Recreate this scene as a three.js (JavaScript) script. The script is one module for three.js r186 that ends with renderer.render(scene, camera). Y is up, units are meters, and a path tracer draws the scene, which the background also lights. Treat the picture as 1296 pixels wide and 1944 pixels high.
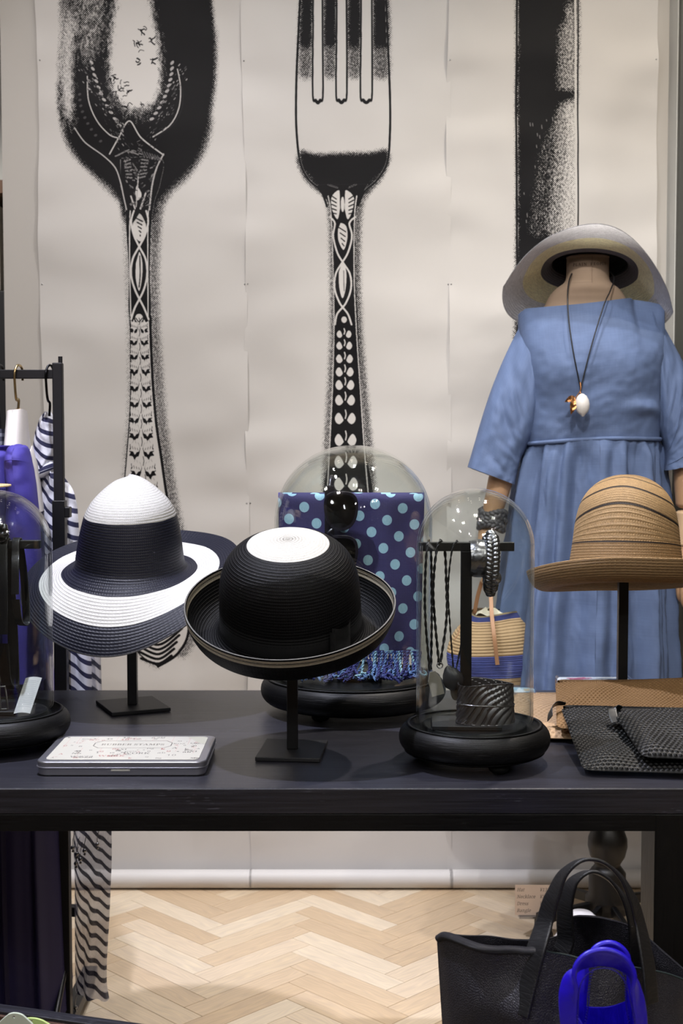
import * as THREE from 'three';
import { mergeGeometries } from 'three/addons/utils/BufferGeometryUtils.js';
import { RoundedBoxGeometry } from 'three/addons/geometries/RoundedBoxGeometry.js';
import { createNoise2D } from 'simplex-noise';

// ---------------------------------------------------------------- camera, sky, lights, exposure
const scene = new THREE.Scene();
const FOCAL = 2500, EYE = 1.157, PITCH = 3.25 * Math.PI / 180;       // focal length in photo pixels, eye height, tilt down
const camera = new THREE.PerspectiveCamera(2 * Math.atan(972 / FOCAL) * 180 / Math.PI, 1296 / 1944, 0.05, 40);
camera.position.set(0, EYE, 0);
camera.rotation.x = -PITCH;
camera.focus = 1.97;
camera.userData.fStop = 11;
scene.add(camera);
scene.background = new THREE.Color(0x000000);
const renderer = new THREE.WebGLRenderer({ antialias: true });
renderer.toneMapping = THREE.LinearToneMapping;
renderer.toneMappingExposure = 1.0;
renderer.shadowMap.enabled = true;

// the shop's lamps: [name, position, target, colour, candela, cone, penumbra]; their fittings are built with the ceiling
const SPOTS = [
  ['table', [-0.50, 2.42, -1.86], [-0.20, 0.70, -1.98], 0xe9ecff, 14, 0.62, 0.6],
  ['table', [0.60, 2.66, -2.32], [0.42, 0.75, -1.98], 0xfff6ec, 11, 0.40, 0.6],
  ['mannequin', [0.16, 2.7, -1.05], [0.60, 1.25, -3.0], 0xfffbf6, 8.5, 0.36, 0.7],
  ['wall', [-0.62, 2.82, -2.30], [-0.55, 0.9, -3.36], 0xfff8f6, 3.1, 0.75, 0.9],
  ['wall', [0.05, 2.82, -2.30], [0.02, 0.9, -3.36], 0xfffdfc, 2.7, 0.75, 0.9],
  ['wall', [0.74, 2.82, -2.48], [0.68, 1.1, -3.36], 0xfff0d8, 2.5, 0.75, 0.9],
  ['floor', [-0.42, 2.86, -2.80], [-0.52, 0, -2.86], 0xfbfaff, 8.5, 0.34, 0.8],
  ['floor', [-0.02, 2.86, -2.72], [-0.02, 0, -2.98], 0xfbfaff, 6.4, 0.34, 0.8],
  ['floor', [0.42, 2.86, -2.62], [0.34, 0, -2.9], 0xfbfaff, 5, 0.3, 0.8],
  ['shop', [-1.75, 2.8, -3.75], [-1.4, 1.5, -4.7], 0xfffaf2, 7, 0.6, 0.6],
  ['shop', [-1.7, 2.85, 0.2], [-0.3, 1.0, -2.6], 0xfbfaff, 1.7, 0.7, 0.8],
  ['shop', [-0.9, 2.85, 1.3], [-0.2, 1.1, -2.7], 0xfbfaff, 2.0, 0.7, 0.8],
  ['shop', [0.2, 2.85, 0.9], [0.2, 1.1, -2.7], 0xfbfaff, 2.0, 0.7, 0.8],
  ['shop', [1.1, 2.85, 1.5], [0.3, 1.1, -2.7], 0xfffaf2, 2.0, 0.7, 0.8],
  ['shop', [1.8, 2.85, 0.1], [0.4, 1.0, -2.6], 0xfffaf2, 1.7, 0.7, 0.8],
];
const CEILING = 3.0;

// ---------------------------------------------------------------- helpers
let seedState = 7;
const rnd = () => { seedState = (seedState + 0x6d2b79f5) | 0; let t = Math.imul(seedState ^ (seedState >>> 15), 1 | seedState); t = (t + Math.imul(t ^ (t >>> 7), 61 | t)) ^ t; return ((t ^ (t >>> 14)) >>> 0) / 4294967296; };
const reseed = (n) => { seedState = n | 0; };
const noise = createNoise2D(rnd);
const V2 = (x, y) => new THREE.Vector2(x, y), V3 = (x, y, z) => new THREE.Vector3(x, y, z);
const clamp = (x, a = 0, b = 1) => Math.min(b, Math.max(a, x)), lerp = (a, b, t) => a + (b - a) * t;
const smooth = (a, b, x) => { const t = clamp((x - a) / (b - a)); return t * t * (3 - 2 * t); };
const sC = Math.cos(PITCH), sS = Math.sin(PITCH);
// a measured photo pixel, at a known distance (or height), as a point of the shop in metres
function ray(px, py) { const u = (px - 648) / FOCAL, v = (972 - py) / FOCAL; return [u, v * sC - sS, -(sC + v * sS)]; }
function at(px, py, z) { const [x, y, d] = ray(px, py), t = z / d; return V3(x * t, EYE + y * t, z); }
function atY(px, py, h) { const [x, y, d] = ray(px, py), t = (h - EYE) / y; return V3(x * t, h, d * t); }

const used = new Set();
function numbered(name) { let n = name, k = 0; while (used.has(n)) n = name + '_' + String(++k).padStart(3, '0'); used.add(n); return n; }
function shadowed(o) { o.traverse((m) => { if (m.isMesh) { m.castShadow = m.receiveShadow = true; } }); return o; }
function thing(name, label, category, pos = [0, 0, 0], turn = 0, group) {
  const o = new THREE.Group(); o.name = numbered(name); o.position.set(...pos); o.rotation.y = turn;
  o.userData = { label, category }; if (group) o.userData.group = group;
  scene.add(o); return o;
}
function part(name, geo, mat, parent = scene, label) {
  const g = Array.isArray(geo) ? join(geo) : geo;
  const m = new THREE.Mesh(g, mat); m.name = parent === scene ? numbered(name) : name; m.castShadow = m.receiveShadow = true;
  if (label) m.userData.label = label;
  parent.add(m); return m;
}
function single(name, label, category, geo, mat, group) { const m = part(name, geo, mat); m.userData = { label, category }; if (group) m.userData.group = group; return m; }
function structure(name, geo, mat, parent = scene) { const m = part(name, geo, mat, parent); if (parent === scene) m.userData.kind = 'structure'; return m; }
function join(list) {
  const out = list.map((g) => { const k = g.index ? g.toNonIndexed() : g; for (const n of Object.keys(k.attributes)) if (!['position', 'normal', 'uv'].includes(n)) k.deleteAttribute(n); return k; });
  return out.length === 1 ? out[0] : mergeGeometries(out);
}
function place(g, x, y, z, rx = 0, ry = 0, rz = 0) { g.applyMatrix4(new THREE.Matrix4().compose(V3(x, y, z), new THREE.Quaternion().setFromEuler(new THREE.Euler(rx, ry, rz)), V3(1, 1, 1))); return g; }
// uv of a box-like geometry in metres, grain along the longest side
function boxUV(g, along) {
  const p = g.attributes.position, n = g.attributes.normal, uv = new Float32Array(p.count * 2);
  for (let i = 0; i < p.count; i++) {
    const c = [p.getX(i), p.getY(i), p.getZ(i)], a = [Math.abs(n.getX(i)), Math.abs(n.getY(i)), Math.abs(n.getZ(i))];
    const k = a[0] > a[1] && a[0] > a[2] ? 0 : a[1] > a[2] ? 1 : 2, rest = [0, 1, 2].filter((q) => q !== k);
    let [q, r] = rest; if (r === along) [q, r] = [r, q];
    uv[i * 2] = c[q]; uv[i * 2 + 1] = c[r];
  }
  g.setAttribute('uv', new THREE.BufferAttribute(uv, 2)); return g;
}
function box(w, h, d, x, y, z, r = 0.002, along = 0) { const g = r ? new RoundedBoxGeometry(w, h, d, 2, Math.min(r, w / 2.01, h / 2.01, d / 2.01)) : new THREE.BoxGeometry(w, h, d); boxUV(g, along); g.translate(x, y, z); return g; }
function cyl(r, h, x, y, z, r2 = r, n = 24) { const g = new THREE.CylinderGeometry(r2, r, h, n); g.translate(x, y, z); return g; }
function lathe(pts, n = 64) { return new THREE.LatheGeometry(pts.map((p) => V2(p[0], p[1])), n); }
function tube(pts, r, n = 40, m = 8, closed = false) { return new THREE.TubeGeometry(new THREE.CatmullRomCurve3(pts.map((p) => p.isVector3 ? p : V3(...p)), closed, 'centripetal'), n, r, m, closed); }
// a surface from a function (u, v) -> Vector3; uv scaled by [su, sv]
function surface(f, nu, nv, su = 1, sv = 1, closedU = false) {
  const pos = [], uv = [], idx = [];
  for (let j = 0; j <= nv; j++) for (let i = 0; i <= nu; i++) { const p = f(i / nu, j / nv); pos.push(p.x, p.y, p.z); uv.push(i / nu * su, j / nv * sv); }
  for (let j = 0; j < nv; j++) for (let i = 0; i < nu; i++) { const a = j * (nu + 1) + i, b = a + 1, c = a + nu + 1, d = c + 1; idx.push(a, b, d, a, d, c); }
  const g = new THREE.BufferGeometry(); g.setAttribute('position', new THREE.Float32BufferAttribute(pos, 3)); g.setAttribute('uv', new THREE.Float32BufferAttribute(uv, 2)); g.setIndex(idx); g.computeVertexNormals();
  if (closedU) { const n = g.attributes.normal; for (let j = 0; j <= nv; j++) { const a = j * (nu + 1), b = a + nu, s = V3(n.getX(a) + n.getX(b), n.getY(a) + n.getY(b), n.getZ(a) + n.getZ(b)).normalize(); n.setXYZ(a, s.x, s.y, s.z); n.setXYZ(b, s.x, s.y, s.z); } }
  return g;
}
// cloth: a surface with a second skin behind it
function cloth(f, nu, nv, su, sv, closedU, t = 0.0012) {
  const a = surface(f, nu, nv, su, sv, closedU), b = a.clone(), p = b.attributes.position, n = a.attributes.normal;
  for (let i = 0; i < p.count; i++) p.setXYZ(i, p.getX(i) - n.getX(i) * t, p.getY(i) - n.getY(i) * t, p.getZ(i) - n.getZ(i) * t);
  const ix = b.index.array.slice(); for (let i = 0; i < ix.length; i += 3) [ix[i], ix[i + 1]] = [ix[i + 1], ix[i]]; b.setIndex([...ix]); b.computeVertexNormals();
  // hems
  const P = (g, i) => V3(g.attributes.position.getX(i), g.attributes.position.getY(i), g.attributes.position.getZ(i)), rows = [];
  for (const j of [0, nv]) rows.push(Array.from({ length: nu + 1 }, (_, i) => j * (nu + 1) + i));
  if (!closedU) for (const i of [0, nu]) rows.push(Array.from({ length: nv + 1 }, (_, j) => j * (nu + 1) + i));
  const hems = rows.map((r) => surface((u, v) => { const k = r[Math.round(u * (r.length - 1))]; return v < 0.5 ? P(a, k) : P(b, k); }, r.length - 1, 1));
  return join([a, b, ...hems]);
}
// a flat band (leather strap, ribbon) along a curve; side(t) gives the direction of its width
function band(pts, width, thick, side, n = 60, closed = false) {
  const c = new THREE.CatmullRomCurve3(pts.map((p) => p.isVector3 ? p : V3(...p)), closed, 'centripetal'), L = c.getLength();
  const ring = []; const m = 16;
  for (let i = 0; i < m; i++) { const a = i / m * 2 * Math.PI, q = 0.35; ring.push([Math.sign(Math.cos(a)) * Math.abs(Math.cos(a)) ** q, Math.sign(Math.sin(a)) * Math.abs(Math.sin(a)) ** q]); }
  const g = surface((u, v) => {
    const t = c.getTangentAt(clamp(v)), s0 = typeof side === 'function' ? side(v) : side, s = s0.clone().addScaledVector(t, -t.dot(s0)).normalize(), k = t.clone().cross(s), w = typeof width === 'function' ? width(v) : width;
    const r = ring[Math.round(u * m) % m];
    return c.getPointAt(clamp(v)).addScaledVector(s, r[0] * w / 2).addScaledVector(k, r[1] * thick / 2);
  }, m, n, 2 * (typeof width === 'function' ? width(0.5) : width), L, true);
  return g;
}

// ---------------------------------------------------------------- textures and materials
function canvasOf(w, h, draw) { const c = document.createElement('canvas'); c.width = w; c.height = h; draw(c.getContext('2d'), w, h); return c; }
function canvasTexture(w, h, draw, srgb = true) { const t = new THREE.CanvasTexture(canvasOf(w, h, draw)); if (srgb) t.colorSpace = THREE.SRGBColorSpace; t.anisotropy = 8; return t; }
// a tiling texture from f(u, v) -> [r, g, b] or one number, 0..1
function dataTexture(w, h, f, srgb = false) {
  const d = new Uint8Array(w * h * 4);
  for (let y = 0; y < h; y++) for (let x = 0; x < w; x++) { let c = f(x / w, y / h, x, y); if (typeof c === 'number') c = [c, c, c]; const o = (y * w + x) * 4; for (let k = 0; k < 3; k++) d[o + k] = clamp(c[k]) * 255; d[o + 3] = 255; }
  const t = new THREE.DataTexture(d, w, h); t.magFilter = t.minFilter = THREE.LinearFilter; t.wrapS = t.wrapT = THREE.RepeatWrapping; if (srgb) t.colorSpace = THREE.SRGBColorSpace; t.needsUpdate = true; return t;
}
function rep(t, x, y, ox = 0, oy = 0) { const c = t.clone(); c.repeat.set(x, y); c.offset.set(ox, oy); c.wrapS = c.wrapT = THREE.RepeatWrapping; return c; }
// seamless fractal noise of period 1
function tileNoise(u, v, fu, fv = fu, off = 0) { const n = (a, b) => noise(a * fu + off, b * fv + off * 1.7), wu = u, wv = v; return n(u, v) * (1 - wu) * (1 - wv) + n(u - 1, v) * wu * (1 - wv) + n(u, v - 1) * (1 - wu) * wv + n(u - 1, v - 1) * wu * wv; }
const std = (o) => new THREE.MeshStandardMaterial(o), phys = (o) => new THREE.MeshPhysicalMaterial(o);

const weaveBump = dataTexture(64, 64, (u, v) => { const a = Math.sin(u * 32 * Math.PI), b = Math.sin(v * 32 * Math.PI); return 0.5 + 0.25 * (Math.sin(u * 32 * Math.PI) * Math.cos(v * 32 * Math.PI)) + 0.15 * tileNoise(u, v, 9) + 0 * (a + b); });
const linenBump = dataTexture(256, 256, (u, v) => 0.5 + 0.16 * Math.sin(u * 256 * Math.PI / 2) * (0.6 + 0.4 * tileNoise(u, v, 3, 60)) + 0.16 * Math.sin(v * 256 * Math.PI / 2) * (0.6 + 0.4 * tileNoise(u, v, 60, 3, 5)) + 0.18 * tileNoise(u, v, 22, 22, 9));
const grainBump = dataTexture(512, 512, (u, v) => { const a = tileNoise(u, v, 3, 140), b = tileNoise(u, v, 6, 60, 3), c = tileNoise(u, v, 14, 220, 8); return 0.72 - 0.5 * smooth(0.15, 0.75, a) - 0.25 * smooth(0.3, 0.8, c) + 0.1 * b; });
const leatherBump = dataTexture(512, 512, (u, v) => {
  let best = 9, second = 9; const N = 34, gu = u * N, gv = v * N, iu = Math.floor(gu), iv = Math.floor(gv);
  for (let a = -1; a <= 1; a++) for (let b = -1; b <= 1; b++) { const cx = ((iu + a) % N + N) % N, cy = ((iv + b) % N + N) % N, h = Math.sin(cx * 127.1 + cy * 311.7) * 43758.5453, h2 = Math.sin(cx * 269.5 + cy * 183.3) * 43758.5453; const dx = iu + a + (h - Math.floor(h)) - gu, dy = iv + b + (h2 - Math.floor(h2)) - gv, d = Math.sqrt(dx * dx + dy * dy); if (d < best) { second = best; best = d; } else if (d < second) second = d; }
  return smooth(0, 0.45, second - best) * 0.8 + 0.1 * tileNoise(u, v, 12);
});
const M = {
  paintWhite: std({ color: 0xcfd0ce, roughness: 0.75 }),
  wallWarm: std({ color: 0xbdb9b5, roughness: 0.8 }),
  wallShop: std({ color: 0x77726c, roughness: 0.9 }),
  ceiling: std({ color: 0x8e8b87, roughness: 0.9 }),
  shopDark: std({ color: 0x14141a, roughness: 0.6 }),
  blackMetal: std({ color: 0x08080a, roughness: 0.42 }),
  rackMetal: phys({ color: 0x110f13, roughness: 0.55, specularIntensity: 0.6 }),
  standPlate: std({ color: 0x1a1a1d, roughness: 0.5 }),
  steel: std({ color: 0x9a9a9c, roughness: 0.28, metalness: 1 }),
  gold: std({ color: 0xc9b083, roughness: 0.25, metalness: 1 }),
  bronze: std({ color: 0x8d6342, roughness: 0.35, metalness: 1 }),
  darkSilver: std({ color: 0x3c3b3e, roughness: 0.3, metalness: 1 }),
  brightSilver: std({ color: 0xb5b5b8, roughness: 0.22, metalness: 1 }),
  glass: phys({ color: 0xfafcfb, roughness: 0, metalness: 0, transmission: 1, thickness: 0, ior: 1.5, side: THREE.DoubleSide }),
  film: phys({ color: 0xf6f8fa, roughness: 0.02, transmission: 1, thickness: 0, ior: 1.5, side: THREE.DoubleSide }),
};
const tableGrainA = rep(grainBump, 1.1, 2.6);
M.tableWood = phys({ color: 0x121217, roughness: 0.36, specularIntensity: 1, bumpMap: tableGrainA, bumpScale: 0.00035,
  map: rep(dataTexture(512, 512, (u, v) => { const a = tileNoise(u, v, 3, 90), b = tileNoise(u, v, 7, 190, 4), s = smooth(0.5, 0.72, tileNoise(u, v, 26, 170, 12) * smooth(0.0, 0.5, tileNoise(u, v, 5, 6, 20))); const k = 0.145 + 0.035 * a + 0.025 * b; return [k + s * 0.16, k + s * 0.16, k * 1.2 + s * 0.17]; }, true), 1.3, 1.9) });
M.tableWood.color.set(0xffffff);
M.baseWood = phys({ color: 0x070708, roughness: 0.5, specularIntensity: 0.5, bumpMap: rep(grainBump, 3, 1.2), bumpScale: 0.0005 });
// ---------------------------------------------------------------- the room
const WALL_Z = -3.37, TABLE_Y = 0.70;
const XL = at(10, 700, WALL_Z).x, XR = at(1268, 200, WALL_Z).x;
structure('wall_back', new THREE.BoxGeometry(XR + 0.2 - XL, CEILING, 0.12).translate((XL + XR + 0.2) / 2, CEILING / 2, WALL_Z - 0.06), M.wallWarm);
structure('trim_1', new THREE.BoxGeometry(0.16, CEILING, 0.085).translate(XR + 0.08, CEILING / 2, WALL_Z + 0.0425), M.paintWhite);
structure('trim_2', box(0.06, CEILING, 0.02, XR + 0.032, CEILING / 2, WALL_Z + 0.0952, 0.002, 1), std({ color: 0x3b3c38, roughness: 0.45 }));
structure('wall_right', new THREE.BoxGeometry(0.1, CEILING, 9).translate(2.6, CEILING / 2, -1.5), M.wallShop);
structure('wall_left', new THREE.BoxGeometry(0.1, CEILING, 9).translate(-2.9, CEILING / 2, -1.5), M.wallShop);
structure('wall_front', new THREE.BoxGeometry(5.6, CEILING, 0.1).translate(-0.15, CEILING / 2, 3.0), std({ color: 0x55514d, roughness: 0.9 }));
structure('wall_far', new THREE.BoxGeometry(5.6, CEILING, 0.1).translate(-0.15, CEILING / 2, -5.5), M.wallWarm);
structure('ceiling', new THREE.BoxGeometry(5.6, 0.1, 8.7).translate(-0.15, CEILING + 0.05, -1.25), M.ceiling);

// floor: a slab, and oak strips laid in herringbone where the photograph shows them
const PL = 0.292, PW = 0.0585, PT = 0.010;
const oakTone = [[0.825, 0.745, 0.635], [0.845, 0.77, 0.67], [0.805, 0.715, 0.60], [0.86, 0.795, 0.70], [0.785, 0.69, 0.57]];
const oakMaps = [0, 1, 2].map((k) => dataTexture(512, 128, (u, v) => {
  const wob = 0.25 * tileNoise(u, v, 2, 2, k * 9 + 1), ring = Math.sin((v * (5 + k * 2) + wob * 6 + 0.3 * Math.sin(u * 6.283)) * 6.283), fine = tileNoise(u, v, 4, 90, k * 5 + 2), blot = tileNoise(u, v, 3, 3, k + 30);
  const s = 0.955 + 0.022 * ring + 0.03 * fine + 0.03 * blot; return [s, s - 0.004, s - 0.012 - 0.01 * ring];
}, true));
const oakMats = oakTone.flatMap((c, i) => [0, 1, 2].map((k) => std({ color: new THREE.Color().setRGB(...c, THREE.SRGBColorSpace), map: rep(oakMaps[(i + k) % 3], 3.4, 17), roughness: 0.42 })));
const floor = structure('floor', new THREE.BoxGeometry(5.6, 0.1, 8.7).translate(-0.15, -0.05 - PT, -1.25), std({ color: 0x8d6c4c, roughness: 0.6 }));
const oakGeos = [0, 1, 2].map((k) => { const g = box(PL - 0.0009, PT, PW - 0.0009, 0, -PT / 2, 0, 0.0012, 0), uv = g.attributes.uv; for (let i = 0; i < uv.count; i++) uv.setXY(i, uv.getX(i) + k * 0.37, uv.getY(i) + k * 0.021); return g; });
{
  reseed(21);
  const X0 = -0.072, q = Math.SQRT1_2, Z0 = -3.36, far = [], put = [];
  for (let c = -9; c <= 9; c++) for (let k = -40; k <= 60; k++) for (const B of [0, 1]) {
    const a0 = k * PW + c * PL, b0 = k * PW - c * PL + (B ? PW : 0), a = a0 + (B ? PW : PL) / 2, b = b0 + (B ? PL : PW) / 2;
    const x = X0 + (a - b) * q, z = Z0 + (a + b) * q;
    if (z < -3.47 || z > 0.6 || x < -2.0 || x > 2.0) continue;
    put.push([x, z, B]);
  }
  for (const [x, z, B] of put) {
    const g = oakGeos[Math.floor(rnd() * 3)], m = oakMats[Math.floor(rnd() * oakMats.length)];
    if (z < -2.42 && x > -0.95 && x < 0.85) { const o = new THREE.Mesh(g, m); o.name = 'plank'; o.position.set(x, 0, z); o.rotation.y = B ? Math.PI / 4 : -Math.PI / 4; o.receiveShadow = o.castShadow = true; floor.add(o); }
    else far.push(g.clone().rotateY(B ? Math.PI / 4 : -Math.PI / 4).translate(x, 0, z));
  }
  const rest = part('planks_beyond_view', far, oakMats[4], floor); rest.userData.kind = 'stuff';
}

// lamps
const lampGlow = std({ color: 0xffffff, emissive: 0xfff4e2, emissiveIntensity: 6 });
const spotPlace = ['black and white hats', 'tan hat and clutches', 'dressed mannequin', 'printed spoon', 'printed fork', 'printed knife', 'floor under the printed spoon', 'floor under the printed fork', 'floor beside the mannequin stand', 'shelf unit beyond the wall end', 'clothes rail, outermost of the shop row', 'white and navy hat from afar', 'large dome from afar', 'blue dress from afar', 'mannequin, outermost of the shop row'];
SPOTS.forEach(([what, p, t, color, power, cone, soft], i) => {
  const L = thing('spotlight', `black track spotlight on the ceiling aimed at the ${spotPlace[i]}`, 'spotlight', p);
  const dir = V3(...t).sub(V3(...p)).normalize(), quat = new THREE.Quaternion().setFromUnitVectors(V3(0, -1, 0), dir);
  const can = part('housing', lathe([[0, 0.16], [0.04, 0.16], [0.045, 0.15], [0.048, 0.0], [0.044, 0.0], [0.042, 0.03], [0, 0.03]], 32), M.blackMetal, L); can.quaternion.copy(quat);
  const disc = part('lamp_glow', new THREE.CylinderGeometry(0.04, 0.04, 0.004, 32), lampGlow, L); disc.position.copy(dir).multiplyScalar(-0.022); disc.quaternion.copy(quat);
  part('stem', cyl(0.008, CEILING - p[1] - 0.06, 0, (CEILING - p[1]) / 2 + 0.03, 0), M.blackMetal, L);
  const s = new THREE.SpotLight(color, power, 0, cone, soft, 2); s.position.copy(dir).multiplyScalar(0.004); s.target.position.copy(dir); s.castShadow = true; s.shadow.radius = 1.2; s.shadow.mapSize.set(2048, 2048); L.add(s, s.target);
});
// small twin downlights over the shop floor; they show as sparkles in the glass
const twin = [[-1.5, -1.2], [-0.9, -0.5], [0.4, -0.6], [1.3, -1.0], [-1.9, 0.6], [1.7, 0.5], [0.9, 1.9], [-1.0, 2.2], [0.1, -1.0]];
for (const [x, z] of twin) {
  const L = thing('downlight', 'twin white downlight set into the shop ceiling', 'ceiling light', [x, CEILING - 0.02, z], 0, 'twin downlights in the ceiling');
  for (const s of [-1, 1]) {
    part('trim_ring', lathe([[0.035, 0.02], [0.05, 0.02], [0.05, 0.0], [0.036, 0.004], [0.035, 0.02]], 24).translate(s * 0.07, 0, 0), M.paintWhite, L);
    part('lamp_glow', new THREE.CylinderGeometry(0.033, 0.033, 0.004, 24).translate(s * 0.07, 0.008, 0), lampGlow, L);
    const p = new THREE.PointLight(0xfffaf2, 0.7); p.position.set(s * 0.07, -0.012, 0); p.castShadow = true; p.shadow.radius = 1; L.add(p);
  }
}

// what shows past the wall's end: a shelf unit further back in the shop
{
  const x = at(0, 400, -4.6).x - 0.28, z = -4.6;
  const y1 = at(0, 340, z).y, y2 = at(0, 366, z).y, y3 = at(0, 552, z).y;
  const u = thing('shelf_unit', 'tall shelf unit with a dark lower half beyond the wall end', 'shelf', [x, 0, z]);
  part('lower_cabinet', box(0.7, y3, 0.4, 0, y3 / 2, -0.2, 0.004), M.shopDark, u);
  part('back_panel', box(0.7, CEILING - y3, 0.02, 0, (CEILING + y3) / 2, -0.38, 0), M.paintWhite, u);
  part('shelf_board', box(0.7, y1 - y2, 0.36, 0, (y1 + y2) / 2, -0.19, 0.002), std({ color: 0x5a3a22, roughness: 0.5 }), u);
  single('storage_box', 'cream storage box standing on the shelf unit beyond the wall end', 'box', box(0.55, y2 - y3 - 0.04, 0.18, x, y3 + (y2 - y3 - 0.04) / 2, z + 0.0 - 0.1, 0.006), std({ color: 0xe6e2d4, roughness: 0.8 }));
}
// ---------------------------------------------------------------- printed paper hangings: spoon, fork, knife
const TEX = 1150, INK_TOP = at(648, -40, WALL_Z).y;                    // texels per metre; the print's upper edge
const toW = (px, py) => { const p = at(px, py, WALL_Z + 0.012); return [p.x, p.y]; };
const STRIPS = [[75, 466], [462, 852], [846, 1240]].map(([a, b]) => [toW(a, 640)[0], toW(b, 640)[0]]);
const LEAN = 0.0055;                                                     // the sheets hang a little out of plumb
// paints tone (0 paper .. 1 ink) on a canvas, photo pixels as measured; returns the tone field
function toneField(W, H, x0, draw, blur = 0) {
  const c = canvasOf(W, H, (g) => {
    g.fillStyle = '#fff'; g.fillRect(0, 0, W, H);
    const P = (px, py) => { const [x, y] = toW(px, py); return [(x - x0 - LEAN * (INK_TOP - y)) * TEX, (INK_TOP - y) * TEX]; };
    const S = 1.56;
    const pathOf = (pts, close) => { const q = pts.map(([a, b]) => P(a, b)); g.beginPath(); g.moveTo(...q[0]); for (let i = 0; i < q.length - 1; i++) { const p0 = q[i - 1] ?? (close ? q[q.length - 1] : q[i]), p1 = q[i], p2 = q[i + 1], p3 = q[i + 2] ?? p2; g.bezierCurveTo(p1[0] + (p2[0] - p0[0]) / 6, p1[1] + (p2[1] - p0[1]) / 6, p2[0] - (p3[0] - p1[0]) / 6, p2[1] - (p3[1] - p1[1]) / 6, p2[0], p2[1]); } if (close) g.closePath(); };
    const ink = (t) => { const k = Math.round(255 * (1 - t)); return `rgb(${k},${k},${k})`; };
    draw({ g, P, S, fill: (t, pts) => { pathOf(pts, true); g.fillStyle = ink(t); g.fill(); }, line: (t, w, pts) => { pathOf(pts); g.strokeStyle = ink(t); g.lineWidth = w * S; g.lineCap = 'round'; g.lineJoin = 'round'; g.stroke(); }, oval: (t, x, y, rx, ry, rot = 0) => { g.save(); g.translate(...P(x, y)); g.rotate(rot); g.beginPath(); g.ellipse(0, 0, rx * S, ry * S, 0, 0, 7); g.fillStyle = ink(t); g.fill(); g.restore(); } });
  });
  const d = c.getContext('2d').getImageData(0, 0, W, H).data, f = new Float32Array(W * H);
  for (let i = 0; i < f.length; i++) f[i] = 1 - d[i * 4] / 255;
  for (let pass = 0; pass < (blur ? 3 : 0); pass++) boxBlur(f, W, H, Math.max(1, Math.round(blur * 1.56 / 1.7)));
  return f;
}
function boxBlur(f, W, H, r) {
  const t = new Float32Array(Math.max(W, H)), n = 2 * r + 1;
  for (let y = 0; y < H; y++) { let s = 0; for (let x = -r; x <= r; x++) s += f[y * W + clamp(x, 0, W - 1)]; for (let x = 0; x < W; x++) { t[x] = s / n; s += f[y * W + Math.min(W - 1, x + r + 1)] - f[y * W + Math.max(0, x - r)]; } for (let x = 0; x < W; x++) f[y * W + x] = t[x]; }
  for (let x = 0; x < W; x++) { let s = 0; for (let y = -r; y <= r; y++) s += f[clamp(y, 0, H - 1) * W + x]; for (let y = 0; y < H; y++) { t[y] = s / n; s += f[Math.min(H - 1, y + r + 1) * W + x] - f[Math.max(0, y - r) * W + x]; } for (let y = 0; y < H; y++) f[y * W + x] = t[y]; }
}
// tone -> halftone ink -> paper and ink colours
function printTexture(tone, sharp, W, H, grit) {
  const PAPER = [204, 201, 199], INK = [15, 14, 17], data = new Uint8Array(W * H * 4);
  for (let y = 0; y < H; y++) for (let x = 0; x < W; x++) {
    const i = y * W + x; let t = tone[i];
    if (t > 0.015) t += grit * (0.55 * noise(x / 3.1, y / 3.6) + 0.45 * noise(x / 9, y / 12)) * Math.min(1, 4.5 * t * (1.04 - t));
    const a = (x + y) * 1.02, b = (x - y) * 1.02, screen = 0.5 + 0.24 * (Math.cos(a) + Math.cos(b));
    let k = smooth(-0.13, 0.13, t * 1.3 - 0.15 - screen);
    if (sharp) { const s = sharp[i]; if (s > 0.5) k = smooth(0.5, 0.95, s); else if (s < 0.499) k *= smooth(0.02, 0.42, s); }
    for (let c = 0; c < 3; c++) data[((H - 1 - y) * W + x) * 4 + c] = lerp(PAPER[c], INK[c], k);
    data[((H - 1 - y) * W + x) * 4 + 3] = 255;
  }
  for (let x = 0; x < W; x++) for (let c = 0; c < 3; c++) data[x * 4 + c] = PAPER[c];
  const t = new THREE.DataTexture(data, W, H); t.colorSpace = THREE.SRGBColorSpace; t.magFilter = t.minFilter = THREE.LinearFilter; t.wrapS = t.wrapT = THREE.ClampToEdgeWrapping; t.anisotropy = 8; t.needsUpdate = true; return t;
}
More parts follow.
